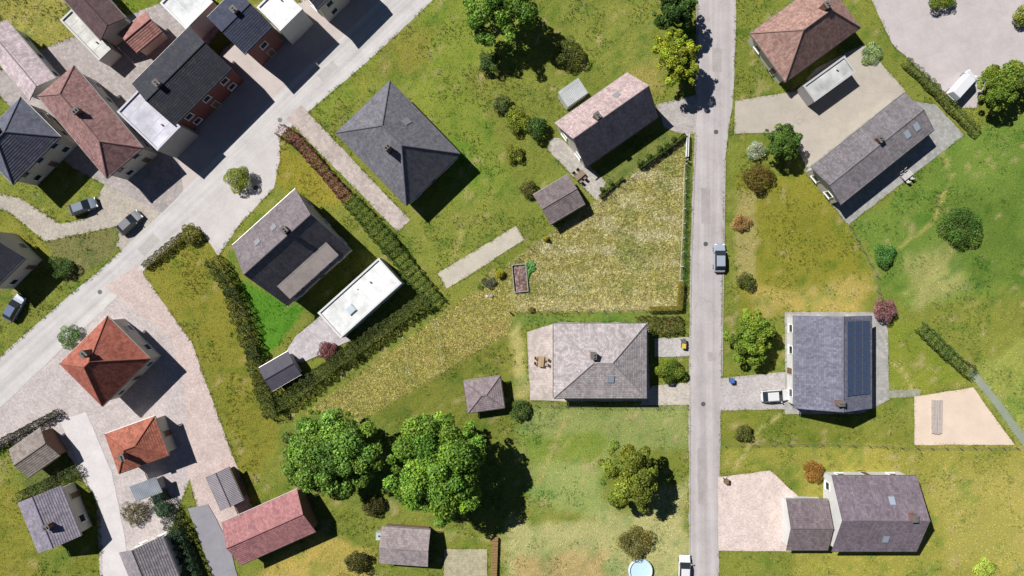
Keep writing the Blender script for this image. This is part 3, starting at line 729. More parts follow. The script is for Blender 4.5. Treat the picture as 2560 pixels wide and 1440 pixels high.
def foliage(name, parent, lobes, n, leaf, colour, var=0.26, hue=0.05, thick=0.35, zmin=0.05):
    p, d, k = crown_points(int(n*2.9), lobes, thick)
    ok = p[:, 2] > zmin; p, d, k = p[ok], d[ok], k[ok]; n = len(p)
    nm = d*0.8+rng.normal(size=(n, 3))*0.55; nm[:, 2] += 0.25
    sz = leaf*(0.4+1.1*rng.random(n)**1.5)
    lt = 1+rng.normal(size=len(lobes))*0.2; lh = rng.normal(size=len(lobes))*hue
    f = np.clip(lt[k]*(1+rng.normal(size=n)*var), 0.35, 1.9)[:, None]
    hh = (lh[k]+rng.normal(size=n)*hue)[:, None]
    c = np.array(colour)*1.4*f*np.clip(1+hh*np.array([1.4, 0.2, -0.8]), 0.3, 2)
    V = leaf_quads(p, nm, sz, c)
    return link(name, fast_mesh(name, V, 4, np.clip(c, 0.003, 0.8), m_leaf()), parent)
BARK = (0.10, 0.075, 0.055)
def tree(label, px, py, rpx, ht, colour, n=4200, leaf=0.42, cat='tree', name='tree', lobes=13, group=None, squash=1.0, py_scale=1.0):
    zc = ht*0.62; s = (1-zc/H)/PPM; R = rpx*s; x, y = at(px, py, zc)
    root = tag(empty(name, (x, y, 0)), label, cat, group)
    st = random.Random(int(px*7+py)); rz = min(ht*0.40, R*1.05)*squash
    lb = [(0, 0, zc+rz*0.05, R*0.52, R*0.52*py_scale, rz*0.72)]; lobes = int(lobes*1.6)
    for i in range(lobes):
        t = i*2.399+st.random(); q = math.sqrt((i+0.6)/lobes)*0.74*R; r = R*st.uniform(0.12, 0.30)
        lb.append((q*math.cos(t), q*math.sin(t)*py_scale, zc+rz*(0.62*(1-(q/R)**2))+st.uniform(-0.25, 0.2)*rz, r, r, r*0.85))
    for i in range(lobes):
        t = st.uniform(0, 6.28); q = R*st.uniform(0.70, 0.95); r = R*st.uniform(0.08, 0.2)
        lb.append((q*math.cos(t), q*math.sin(t)*py_scale, zc+st.uniform(-0.4, 0.3)*rz, r, r, r))
    foliage('crown', root, lb, n, leaf, C(*colour), thick=0.45, zmin=ht*0.2)
    tr = MB(); r0 = 0.05*R+0.06
    tr.tube((0,0,-0.1), (0,0,zc*0.55), r0*1.25, r0*0.85, 9)
    for i in range(6):
        t = i*1.05+st.random(); tr.tube((0,0,zc*(0.42+0.05*i)), (R*0.5*math.cos(t), R*0.5*math.sin(t), zc+rz*0.25), r0*0.5, r0*0.14, 6)
    tr.tube((0,0,zc*0.5), (0.1*R,0,zc+rz*0.5), r0*0.8, r0*0.2, 7)
    tr.build('trunk', m_plain(BARK, 0.95, 0.2, 6.0), root)
    return root
def shrub(label, px, py, rpx, ht, colour, n=700, leaf=0.2, name='shrub', cat='shrub', group=None, conical=False, ry=1.0, hue=0.05):
    s = (1-ht*0.5/H)/PPM; R = rpx*s; x, y = at(px, py, ht*0.5)
    root = tag(empty(name, (x, y, 0)), label, cat, group); st = random.Random(int(px*3+py*5)); lb = []
    if conical:
        for i in range(9):
            f = i/9; lb.append((0, 0, 0.1+f*ht*0.92, R*(1-f)+0.05, R*(1-f)+0.05, ht*0.12))
    else:
        lb.append((0, 0, ht*0.45, R*0.72, R*0.72*ry, ht*0.5))
        for i in range(9):
            t = i*0.75+st.random(); q = R*st.uniform(0.4, 0.72); r = R*st.uniform(0.25, 0.42)
            lb.append((q*math.cos(t), q*math.sin(t)*ry, ht*st.uniform(0.35, 0.68), r, r, min(r, ht*0.32)))
    foliage('foliage', root, lb, n, leaf, C(*colour), thick=0.35, zmin=0.04, hue=hue)
    tr = MB()
    for i in range(4):
        t = i*1.6+st.random(); tr.tube((0,0,-0.05), (R*0.35*math.cos(t), R*0.35*math.sin(t), ht*0.6), 0.05, 0.02, 5)
    tr.build('stem', m_plain(BARK, 0.95, 0.2, 6.0), root)
    return root
def hedge(label, pts, wpx, ht, colour, dens=110, leaf=0.22, name='hedge', rough=0.24, clipped=0.0):
    """pts: ground px polyline; a clipped leafy band with real top and sides"""
    W = [Vector(at(*p)) for p in pts]; wd = wpx/PPM; root = tag(empty(name, (W[0].x, W[0].y, 0)), label, 'hedge'); o = W[0]
    Ps, Ns = [], []; st = MB()
    for a, b in zip(W, W[1:]):
        d = b-a; L = d.length; t = d/L; nr = Vector((-t.y, t.x))
        n = int(L*(wd+2*ht)*dens); q = rng.random(n)*(wd+2*ht); u = rng.random(n)*(L+wd*0.6)-wd*0.3
        top = (q > ht) & (q < ht+wd)
        off = np.where(q <= ht, -wd/2, np.where(top, q-ht-wd/2, wd/2)); z = np.where(q <= ht, q, np.where(top, ht, 2*ht+wd-q))
        ww = (fbm(u*0.55+a.x, off*0.5+z*0.5+a.y, 4)-0.5)*2
        pl = np.abs(np.sin(u*np.pi/1.15+3*fbm(u*0.2, u*0+a.y, 2))); off = off*(1+ww*rough*1.5)*(0.86+0.2*pl); z = z*(1+ww*rough)*(1-0.22*(1-clipped)*(1-pl))+rng.normal(size=n)*0.05
        rd = rng.random(n)*0.2*(1-clipped); z = np.where(top, z-rd, z); off = np.where(top, off, off*(1-rd*0.6/wd))
        Ps.append(np.stack([a.x-o.x+t.x*u+nr.x*off, a.y-o.y+t.y*u+nr.y*off, np.maximum(z, 0.05)], 1))
        nn = np.zeros((n, 3)); nn[:, 2] = np.where(top, 1.0, 0.25); sg = np.where(top, 0, np.sign(off)); nn[:, 0] = nr.x*sg; nn[:, 1] = nr.y*sg
        Ns.append(nn+rng.normal(size=(n, 3))*0.42)
        m = max(2, int(L/1.2))
        for i in range(m):
            p = a.lerp(b, (i+0.5)/m)-o; st.tube((p.x, p.y, -0.05), (p.x, p.y, ht*0.7), 0.05, 0.03, 5)
    p = np.concatenate(Ps); nm = np.concatenate(Ns); n = len(p)
    f = np.clip((0.55+0.95*fbm(p[:, 0]*0.35+3, p[:, 1]*0.35, 4))*(1+rng.normal(size=n)*0.22), 0.3, 1.8)[:, None]
    c = np.array(C(*colour))*f*np.clip(1+rng.normal(size=(n, 1))*0.06*np.array([1.3, 0.2, -0.8]), 0.3, 2)
    V = leaf_quads(p, nm, leaf*(0.7+0.6*rng.random(n)), c)
    link('foliage', fast_mesh('foliage', V, 4, np.clip(c, 0.003, 0.8), m_leaf()), root)
    tag(st.build('stem', m_plain(BARK, 0.95, 0.2, 6.0), root), kind='stuff')
    return root

tree('largest green broadleaf tree throwing a long dark shadow', 1088, 1160, 132, 13.5, (122,160,56), 15000, 0.5, lobes=18, py_scale=1.1)
tree('broad green tree left of the largest tree', 824, 1132, 128, 8.5, (122,156,62), 12000, 0.46, lobes=17, py_scale=0.82)
tree('olive green tree beside the road at the lower centre', 1572, 1192, 76, 9.0, (128,140,48), 7000, 0.4, py_scale=1.25)
tree('green tree cut by the top edge above the long lawn', 1252, 20, 92, 9.5, (116,152,54), 8500, 0.42)
tree('dark green tree cut by the top edge beside the road', 1684, 18, 62, 7.5, (74,104,42), 4500, 0.4)
tree('yellow green tree between pink roofed house and road', 1690, 146, 62, 8.0, (156,168,48), 5500, 0.36, py_scale=1.3)
tree('round green tree between road and solar house', 1876, 838, 62, 5.5, (126,150,48), 5500, 0.34, py_scale=1.15)
tree('round green tree at the right edge beside the asphalt', 2508, 212, 62, 5.5, (124,144,48), 5200, 0.36)
tree('dark green tree beside the long low mauve house', 1952, 356, 50, 4.8, (92,122,46), 3800, 0.34)
shrub('round green bush in front of the grey hipped house', 1672, 926, 36, 2.6, (112,134,42), 2400, 0.22)
shrub('round bush on the island in the pale yard', 594, 446, 36, 2.6, (136,148,50), 2400, 0.22)
shrub('olive bush at the top of the long lawn strip', 478, 586, 30, 1.8, (130,130,60), 1300, 0.22)
shrub('dark green bush cut by the top edge in front of the asphalt', 2352, -8, 42, 2.4, (122,142,48), 1800, 0.24)
shrub('green bush cut by the right edge in the top corner', 2556, 40, 30, 2.2, (140,150,62), 1300, 0.24)
shrub('dark olive shrub behind the pink roofed house', 1424, 132, 44, 2.6, (98,108,48), 2000, 0.24)
shrub('tall dark shrub below the tree at the top edge', 1222, 158, 30, 2.6, (84,108,52), 1500, 0.24)
shrub('light green shrub in the row left of the pink house', 1290, 300, 34, 2.2, (132,144,50), 1600, 0.22)
shrub('grey green shrub in the row left of the pink house', 1254, 262, 26, 2.0, (104,116,60), 1200, 0.22)
shrub('dark green shrub touching the pink house path', 1342, 318, 32, 2.8, (78,106,46), 1600, 0.24)
shrub('yellowish shrub below the row beside the pink house', 1286, 384, 26, 1.6, (142,146,52), 1200, 0.2)
shrub('brownish shrub left of the mauve garage', 1318, 474, 26, 1.8, (104,104,52), 1000, 0.22)
shrub('purple leaved shrub behind the solar house', 2212, 776, 32, 2.4, (150,104,104), 1700, 0.22)
shrub('pale silvery shrub beside the road yard', 1892, 376, 26, 1.6, (186,194,164), 1100, 0.2)
shrub('brown olive shrub below the dark green tree', 1896, 446, 44, 2.0, (112,98,42), 1900, 0.24)
shrub('rusty shrub at the roadside near the parked car', 1852, 556, 26, 1.2, (176,138,84), 900, 0.2)
shrub('dark green shrub at the roadside above the round tree', 1862, 702, 24, 1.8, (96,106,46), 900, 0.22)
shrub('green bush standing alone on the right hand lawn', 2210, 636, 34, 1.8, (98,142,62), 1500, 0.22)
shrub('large dark green bush on the right hand meadow', 2404, 566, 60, 2.2, (92,124,50), 3000, 0.26)
shrub('dark bush below the driveway of the solar house', 1858, 1082, 28, 1.8, (108,112,50), 1100, 0.22)
shrub('rusty orange shrub above the lower right house', 2032, 1178, 30, 1.8, (160,116,52), 1300, 0.22)
shrub('bright lime bush at the bottom right edge', 2460, 1420, 30, 1.4, (186,204,84), 1200, 0.2)
shrub('dark green bush right of the garden pavilion', 1302, 1026, 32, 1.6, (96,118,54), 1400, 0.22)
shrub('olive shrub at the bottom beside the olive tree', 1586, 1358, 48, 2.0, (128,122,62), 2200, 0.24)
shrub('dark bush at the bottom left of the garden house', 890, 1404, 32, 2.4, (84,84,40), 1500, 0.24)
shrub('dark olive bush between the two big trees', 930, 1262, 34, 2.0, (96,96,44), 1500, 0.24)
shrub('maroon leaved shrub at the end of the white garage', 820, 878, 28, 1.7, (132,84,86), 1400, 0.22)
shrub('green bush beside the orange hip roofed house', 172, 842, 34, 1.8, (120,144,84), 1500, 0.22)
shrub('dark green bush in the lawn wedge by the lane', 152, 668, 34, 1.8, (88,116,56), 1500, 0.22)
shrub('small teal green bush below the lean-to shed', 404, 1272, 24, 1.5, (112,150,112), 900, 0.2)
shrub('brown green shrub in the small paved garden', 336, 1284, 38, 1.4, (128,122,92), 1300, 0.22)
shrub('pale green planting bed beside the light carport', 2178, 136, 34, 0.7, (158,182,118), 1400, 0.2)

hedge('reddish leaved hedge along the footpath', [(706,330),(738,346),(868,494)], 28, 1.5, (150,92,86), 130)
hedge('green hedge between footpath and white garage', [(884,510),(980,618),(1085,752)], 44, 1.6, (96,122,44))
hedge('tall dark hedge between lawn strip and bright green lawn', [(545,655),(590,730),(640,880),(686,1030)], 34, 2.4, (72,88,34))
hedge('tall dark hedge above the lawn strip of the plot', [(698,1012),(882,876),(1058,752)], 36, 1.9, (92,104,42), 120)
hedge('brownish low hedge along the lane side of the lawn strip', [(368,664),(480,576)], 20, 1.1, (124,118,62), 120)
hedge('clipped yellow olive hedge round the road corner of the meadow', [(1622,772),(1697,770),(1701,708)], 11, 1.2, (156,146,54), 420, 0.13, clipped=0.8, rough=0.03)
hedge('narrow green hedge below the asphalt area', [(2262,160),(2330,225),(2430,330)], 24, 1.2, (122,136,66))
hedge('dark green hedge along the grey asphalt strip', [(408,1236),(455,1320),(505,1450)], 30, 2.6, (70,98,66))
hedge('brown hedge below the corner of the meadow', [(1600,815),(1690,812)], 42, 1.4, (106,88,40))
hedge('dark hedge in front of the grey tan shed', [(-20,1118),(70,1074),(150,1030)], 16, 1.6, (92,92,70), 130)
hedge('green hedge in front of the lavender grey house', [(60,1236),(130,1204),(200,1170)], 22, 1.4, (84,100,50))
hedge('green hedge along the right hand garden', [(2300,820),(2360,880),(2420,930)], 30, 1.2, (104,130,60))

# ------------------------------------------------------------------ things on and round the meadow plot
WOODC = (0.19, 0.15, 0.11)
def fence(label, pts, spacing, ht, post_mat, group, wire=True, pr=0.05, name='wire_fence', rails=False, top=False):
    W = [Vector((*at(*p), 0)) for p in pts]; o = W[0]; root = tag(empty(name, o), label, 'fence', group); wm = m_plain((0.12, 0.13, 0.12), 0.5, 0.05)
    pos = []
    for a, b in zip(W, W[1:]):
        L = (b-a).length; n = max(1, round(L/spacing))
        pos += [a.lerp(b, i/n)-o for i in range(n)]
    pos.append(W[-1]-o)
    mesh = MB().tube((0,0,-0.2), (0,0,ht), pr, pr*0.9, 7).mesh('post'); mesh.materials.append(post_mat)
    for p in pos:
        q = link('post', mesh, root); q.location = p; q.rotation_euler = (random.uniform(-0.03, 0.03), random.uniform(-0.03, 0.03), 0)
    if wire:
        for z in (0.3, 0.6, 0.9):
            if z < ht:
                b = MB()
                for p, q in zip(pos, pos[1:]): b.tube((p.x, p.y, z), (q.x, q.y, z-0.01), 0.009, None, 4, False)
                b.build('wire', wm, root)
    if top:
        b = MB()
        for p, q in zip(pos, pos[1:]): b.tube((p.x, p.y, ht), (q.x, q.y, ht), 0.02, None, 5, False)
        b.build('top_rail', wm, root)
    return root
m_white = m_plain((0.72, 0.73, 0.72), 0.5, 0.06); m_grey_post = m_plain((0.14, 0.14, 0.13), 0.7, 0.1); m_wpost = m_wood(WOODC)
fence('wire fence with pale posts between meadow and road verge', [(1712,412),(1708,560),(1701,702)], 2.06, 1.25, m_white, 'meadow fences')
fence('wire fence with dark posts along the lower meadow edge', [(1285,778),(1405,777),(1610,774)], 2.12, 0.95, m_grey_post, 'meadow fences')
fence('fence with timber posts along the diagonal meadow edge', [(1712,344),(1500,508)], 2.1, 1.2, m_wpost, 'meadow fences')
fence('timber post fence beside the mauve garage and the gravel path', [(1392,574),(1325,622),(1268,668)], 2.2, 1.1, m_wpost, 'meadow fences')
b = MB()
for (p, q) in (((1712,412),(1708,560)), ((1708,560),(1701,702))):
    a, c = Vector(at(*p)), Vector(at(*q)); dd = c-a; mid = (a+c)/2
    b.box((mid.x-0.10, mid.y, 0.04), (dd.length-0.02, 0.12, 0.16), math.atan2(dd.y, dd.x))
tag(b.build('edging', m_plain(C(214,200,170), 0.9, 0.12, 5.0)), 'pale edging strip under the roadside fence', 'edging')
# white double railing at the top corner
g0, g1 = Vector((*at(1716.5,338), 0)), Vector((*at(1714.5,394), 0)); root = tag(empty('railing', g0), 'white double railing at the upper corner of the meadow', 'railing')
dd = g1-g0; ang = math.atan2(dd.y, dd.x); nr = Vector((-dd.y, dd.x, 0)).normalized()
for s in (-1, 1):
    m = dd/2+nr*s*0.15; MB().box((m.x, m.y, 0.95), (dd.length, 0.09, 0.09), ang).build('rail', m_white, root)
    m2 = m; MB().box((m2.x, m2.y, 0.5), (dd.length, 0.05, 0.07), ang).build('rail', m_white, root)
m = dd/2; MB().box((m.x, m.y, 0.62), (dd.length, 0.16, 0.5), ang).build('trough', m_plain((0.16, 0.16, 0.2), 0.6, 0.1), root)
for t in (0, 0.5, 1):
    for s in (-1, 1):
        m = dd*t+nr*s*0.15; MB().box((m.x, m.y, 0.47), (0.07, 0.07, 0.94), ang).build('post', m_white, root)
p = at(1714, 402)
b = MB().tube((0,0,-0.2), (0.02,0,1.35), 0.13, 0.11, 9); o = b.build('gate_post', m_wood((0.36, 0.27, 0.2))); o.location = (*p, 0)
MB().tube((0.02,0,1.35), (0.02,0,1.42), 0.12, 0.07, 9).build('cap', m_wood((0.4, 0.32, 0.25)), o)
tag(o, 'thick timber post at the end of the white railing', 'post')
p = at(1273, 780)
o = MB().tube((0,0,-0.2), (0.01,0,1.1), 0.13, 0.11, 9).build('fence_post', m_wood((0.2, 0.16, 0.12))); o.location = (*p, 0)
MB().tube((0.01,0,1.1), (0.01,0,1.15), 0.11, 0.07, 9).build('cap', m_wood((0.28, 0.22, 0.16)), o)
tag(o, 'stout dark corner post where meadow and lawn strip meet', 'post')
b = MB(); a, c = Vector(at(1276.5,736)), Vector(at(1279,770)); n = 5
eg = tag(empty('edging', (a.x, a.y, 0)), 'short line of pale edging stones below the raised bed', 'edging')
for i in range(n):
    m = (c-a)*((i+0.5)/n); MB().box((m.x, m.y, 0.03), (0.34, 0.12+0.03*(i % 2), 0.1), math.atan2((c-a).y, (c-a).x)+random.uniform(-0.08, 0.08)).build('stone', m_plain(C(212,190,158), 0.9, 0.15, 7.0), eg)
# raised bed
bx, by = at(1300, 695.5); bl, bw = 4.35, 2.25
bed = tag(empty('raised_bed', (bx, by, 0), math.radians(-84.5+180)), 'raised timber bed filled with bare brown soil', 'raised bed')
tm = m_wood((0.30, 0.27, 0.25))
for (c, s) in (((0, bw/2-0.05, 0.2), (bl, 0.1, 0.46)), ((0, -bw/2+0.05, 0.2), (bl, 0.1, 0.46)), ((bl/2-0.05, 0, 0.2), (0.1, bw-0.2, 0.46)), ((-bl/2+0.05, 0, 0.2), (0.1, bw-0.2, 0.46))):
    MB().box(c, s).build('board', tm, bed)
for sx in (-1, 1):
    for sy in (-1, 1): MB().box((sx*(bl/2-0.15), sy*(bw/2-0.15), 0.22), (0.1, 0.1, 0.5)).build('corner_post', tm, bed)
N = 26; b = MB(); g = [[None]*(N+1) for _ in range(N+1)]
for i in range(N+1):
    for j in range(N+1):
        u, v = i/N-0.5, j/N-0.5
        z = 0.02+0.12*math.cos(v*2.6)+0.18*(float(fbm(np.array([u*9.0]), np.array([v*6.0+3]), 4)[0])-0.5)
        g[i][j] = (u*(bl-0.22), v*(bw-0.22), z)
for i in range(N):
    for j in range(N): b.face([g[i][j], g[i+1][j], g[i+1][j+1], g[i][j+1]])
b.build('soil', m_soil(), bed)
BLOCK.append([(bx+sx*bw/2*1.0, by+sy*bl/2) for sx, sy in ((-1,-1),(1,-1),(1,1),(-1,1))])
# rhubarb beside the bed: big separate leaves
px_, py_ = at(1324, 666); rh = tag(empty('rhubarb', (px_, py_, 0)), 'big leaved bright green rhubarb plant beside the raised bed', 'plant')
lm = NT('rhubarb_leaf'); q = lm.pos(); lm.done(lm.scale_col(C(88,150,70), lm.ramp(lm.noise(3.0, 3, q), 0.7, 1.3)), 0.5, 0.3); lm = lm.m
def big_leaf(name, parent, x, y, z, L, yaw, tilt, mat):
    b = MB(); n = 8; rim = []
    for i in range(n):
        t = 2*math.pi*i/n; rr = L*0.5*(1+0.12*math.cos(3*t)); rim.append((rr*math.cos(t), rr*0.82*math.sin(t), -0.12*L*(1+0.5*math.cos(2*t))))
    for i in range(n): b.face([(0, 0, 0.02), rim[i], rim[(i+1) % n]])
    o = b.build(name, mat, parent); o.location = (x, y, z); o.rotation_euler = (tilt*math.cos(yaw+1.57), tilt*math.sin(yaw+1.57), yaw); return o
for i in range(20):
    t = i*2.4; r = 0.12+0.75*math.sqrt(i/20); big_leaf('leaf', rh, r*math.cos(t)+0.1, r*math.sin(t)-0.1, 0.5-0.28*r+random.uniform(-0.04, 0.08), random.uniform(0.38, 0.55), t, 0.35, lm)
for i in range(9):
    big_leaf('leaf', rh, -0.35+random.uniform(-0.2, 0.3), -0.9-i*0.16, 0.3+random.uniform(-0.05, 0.08), random.uniform(0.28, 0.42), random.uniform(0, 6), 0.3, lm)
st = MB()
for i in range(12):
    t = i*0.55; st.tube((0.1,-0.1,0), (0.1+0.5*math.cos(t), -0.1+0.5*math.sin(t), 0.34), 0.025, 0.015, 5)
st.build('stalk', m_plain(C(170,90,80), 0.6, 0.1), rh)
shrub('round yellow green shrub left of the raised bed', 1250, 685, 13, 1.3, (182,176,40), 1100, 0.14)
shrub('small conical yellow conifer beside the mauve garage corner', 1366, 597, 8, 1.6, (170,164,46), 700, 0.12, name='conifer', conical=True)
shrub('dark grey green spiky shrub above the two stones', 1222, 707, 20, 0.8, (112,112,86), 1100, 0.16, ry=0.6)
shrub('low bright green clump left of the dark spiky shrub', 1200, 717, 9, 0.4, (110,142,52), 300, 0.12)
shrub('small mounded bush on the lower meadow fence', 1328, 774, 9, 0.9, (146,130,56), 450, 0.13)
for i, (x, y, r, lab) in enumerate([(792,1031,9,'bright green weed clump left in the row at the strip tip'),(776,1029,8,'bright green weed clump at the very tip of the lawn strip'),
        (812,1032,8,'bright green weed clump in the middle of the row'),(830,1031,7,'bright green weed clump right in the row at the strip tip'),(868,1032,8,'single bright green weed clump beside the row')]):
    shrub(lab, x, y, r, 0.4, (132,168,54), 260, 0.13, name='weed_clump', cat='weeds', group='weeds at the tip of the lawn strip', ry=0.7)
hedge('ragged climbing hedge on the diagonal fence next to the white railing', [(1708,341),(1664,373),(1598,420)], 9, 1.25, (98,116,46), 260, 0.2, rough=0.5)
hedge('thin ragged climbing hedge low on the diagonal fence', [(1556,448),(1530,468),(1500,492)], 8, 0.8, (98,116,46), 260, 0.2, rough=0.5)
for i, (x, y, r, ht, lab) in enumerate([(1690,354,9,1.7,'climbing shrub nearest the railing on the diagonal fence'),(1672,366,8,1.5,'climbing shrub second from the railing on the diagonal fence'),
        (1655,378,10,1.8,'climbing shrub third from the railing on the diagonal fence'),(1628,396,9,1.6,'climbing shrub fourth from the railing on the diagonal fence'),
        (1606,412,11,1.8,'climbing shrub fifth from the railing on the diagonal fence'),(1533,464,8,1.2,'small climbing shrub sixth from the railing on the diagonal fence'),(1512,480,8,1.2,'small climbing shrub lowest on the diagonal fence')]):
    shrub(lab, x-6, y-6, r, ht, (98,116,46), 420, 0.2, name='climbing_shrub', group='climbing shrubs on the diagonal fence')
def rock(label, px, py, r, colour):
    b = MB(); n, m = 9, 5; st = random.Random(int(px))
    ring = []
    for j in range(m+1):
        ph = math.pi/2*j/m; ring.append([(r*math.cos(ph)*math.cos(2*math.pi*i/n)*st.uniform(0.88, 1.1), r*0.85*math.cos(ph)*math.sin(2*math.pi*i/n)*st.uniform(0.88, 1.1), r*0.75*math.sin(ph)) for i in range(n)])
    for j in range(m):
        for i in range(n): k = (i+1) % n; b.face([ring[j][i], ring[j][k], ring[j+1][k], ring[j+1][i]])
    o = b.build('boulder', m_plain(C(*colour), 0.9, 0.18, 5.0)); o.location = (*at(px, py), -0.03); tag(o, label, 'rock', 'boulders on the lawn strip')
rock('pale grey boulder below the dark spiky shrub', 1218, 741, 0.34, (208,206,206))
rock('brownish boulder touching the pale one', 1229, 740, 0.42, (166,150,134))
# clothes lines
def clothes_line(label, p0, p1):
    a, c = Vector((*at(*p0), 0)), Vector((*at(*p1), 0)); root = tag(empty('clothes_line', a), label, 'clothes line', 'clothes lines on the lawn strip'); d = c-a
    nr = Vector((-d.y, d.x, 0)).normalized(); pm = m_plain((0.5, 0.5, 0.48), 0.5, 0.1, 3.0, 0.3)
    for p in (Vector((0,0,0)), d):
        q = MB().tube((p.x,p.y,-0.2), (p.x,p.y,1.5), 0.04, None, 7).build('post', pm, root)
        e, f = p+nr*0.14, p-nr*0.14; MB().tube((e.x,e.y,1.5), (f.x,f.y,1.5), 0.03, None, 6).build('cross_arm', pm, q)
    for s in (0.0,):
        b = MB(); pts = [d*t+nr*s+Vector((0,0,1.5-0.1*math.sin(math.pi*t))) for t in [i/8 for i in range(9)]]
        for e, f in zip(pts, pts[1:]): b.tube(e, f, 0.012, None, 4, False)
        b.build('line', m_plain((0.6, 0.6, 0.58), 0.5, 0.05), root)
clothes_line('long clothes line crossing the lawn strip', (1087,798), (1107,910))
clothes_line('shorter clothes line nearer the strip tip', (1010,842), (1026,928))
a, c = Vector((*at(1090.5,797), 0.08)), Vector((*at(1097.5,815), 0.08)); dd = c-a; mid = (a+c)/2
o = MB().box((0,0,0), (dd.length, 0.12, 0.08), math.atan2(dd.y, dd.x)).box((0.05,0.1,-0.02), (dd.length*0.8, 0.08, 0.05), math.atan2(dd.y, dd.x)+0.06).build('plank', m_wood((0.42, 0.34, 0.16))); o.location = mid
tag(o, 'tan plank lying at the upper end of the long clothes line', 'plank')

# ------------------------------------------------------------------ vehicles and garden things
def car(label, px, py, ang, colour, van=False, name='parked_car', cat='car', group='cars parked about the village'):
    x, y = at(px, py, 0.8); root = tag(empty(name, (x, y, 0), math.radians(ang)), label, cat, group); pm = m_carpaint(C(*colour)); gm = m_glass(); bk = m_plain((0.03, 0.03, 0.03), 0.8, 0.1)
    L, Wd, Ht = (5.3, 2.0, 2.2) if van else (4.4, 1.82, 1.48)
    hb = 1.25 if van else 0.92
    # body: stations along the length (x, half width, bottom, top)
    S = [(-0.5,0.78,0.34,hb*0.80),(-0.47,0.93,0.24,hb*0.93),(-0.36,1.0,0.2,hb),(0.0,1.0,0.2,hb),(0.22,1.0,0.2,hb*0.98),(0.36,0.98,0.2,hb*0.86),(0.46,0.92,0.24,hb*0.74),(0.5,0.72,0.34,hb*0.60)]
    b = MB(); R = []
    for (t, hw, z0, z1) in S:
        w_ = hw*Wd/2; R.append([(t*L,-w_*0.94,z0),(t*L,-w_,z0+0.25),(t*L,-w_,z1-0.22),(t*L,-w_*0.86,z1),(t*L,w_*0.86,z1),(t*L,w_,z1-0.22),(t*L,w_,z0+0.25),(t*L,w_*0.94,z0)])
    for r, s in zip(R, R[1:]):
        for i in range(8): j = (i+1) % 8; b.face([r[i], s[i], s[j], r[j]])
    b.face(R[0]); b.face(R[-1][::-1]); b.build('body', pm, root)
    # cabin: glass band under a painted roof
    q0, q1, q2, q3 = ((-0.485, 0.34, -0.46, 0.22) if van else (-0.44, 0.26, -0.30, 0.08))
    w0, w1 = Wd/2*0.88, Wd/2*0.72
    A = [(q0*L,-w0,hb-0.02),(q1*L,-w0,hb-0.03),(q1*L,w0,hb-0.03),(q0*L,w0,hb-0.02)]; B = [(q2*L,-w1,Ht-0.04),(q3*L,-w1,Ht-0.04),(q3*L,w1,Ht-0.04),(q2*L,w1,Ht-0.04)]
    for nm, (i, j) in (('side_window', (0,1)), ('windscreen', (1,2)), ('side_window', (2,3)), ('rear_window', (3,0))):
        MB().face([A[i], A[j], B[j], B[i]]).__class__
        g = MB(); g.face([A[i], A[j], B[j], B[i]]); g.build(nm, pm if (van and nm != 'windscreen') else gm, root)
    r = MB(); r.face(B); rr = [(x_*0.96+q3*L*0.0, y_*0.9, Ht+0.02) for x_, y_, z_ in B]
    for i in range(4): j = (i+1) % 4; r.face([B[i], B[j], rr[j], rr[i]])
    r.face(rr); r.build('roof', pm, root)
    for sx in (-0.31, 0.31):
        for sy in (-1, 1):
            t = MB().tube((sx*L, sy*(Wd/2-0.2), 0.32), (sx*L, sy*(Wd/2+0.01), 0.32), 0.32, None, 14).build('tyre', bk, root)
            MB().tube((sx*L, sy*(Wd/2+0.005), 0.32), (sx*L, sy*(Wd/2+0.02), 0.32), 0.2, None, 10).build('rim', m_plain((0.5, 0.5, 0.52), 0.3, 0.05, 3.0, 0.7), t)
    for sy in (-1, 1):
        MB().box((0.475*L, sy*Wd*0.33, hb*0.66), (0.16, 0.36, 0.14), -sy*0.3).build('headlight', m_plain((0.75, 0.77, 0.78), 0.15, 0.03), root)
        MB().box((-0.485*L, sy*Wd*0.34, hb*0.78), (0.1, 0.3, 0.16), sy*0.2).build('tail_light', m_plain((0.35, 0.02, 0.02), 0.25, 0.03), root)
        MB().box(((q1-0.06)*L, sy*(Wd/2+0.08), hb+0.06), (0.14, 0.2, 0.13)).build('mirror', pm, root)
    return root
car('grey car parked where the lane meets the forecourt', 322, 556, 43, (130,130,134))
car('blue grey car parked on the forecourt in front of the dark slate house', 206, 516, 20, (120,132,148))
car('blue car parked at the left edge beside the lane', 34, 770, 60, (110,124,156))
car('silver blue car parked at the roadside opposite the meadow', 1800, 645, 90, (176,184,198))
car('white car parked on the driveway of the solar house', 1938, 990, 4, (240,240,238))
car('white car cut by the bottom edge beside the road', 1712, 1424, 88, (244,242,240))
car('white van parked at the edge of the asphalt area', 2404, 214, 48, (238,238,242), van=True, name='delivery_van', cat='van', group='vans')
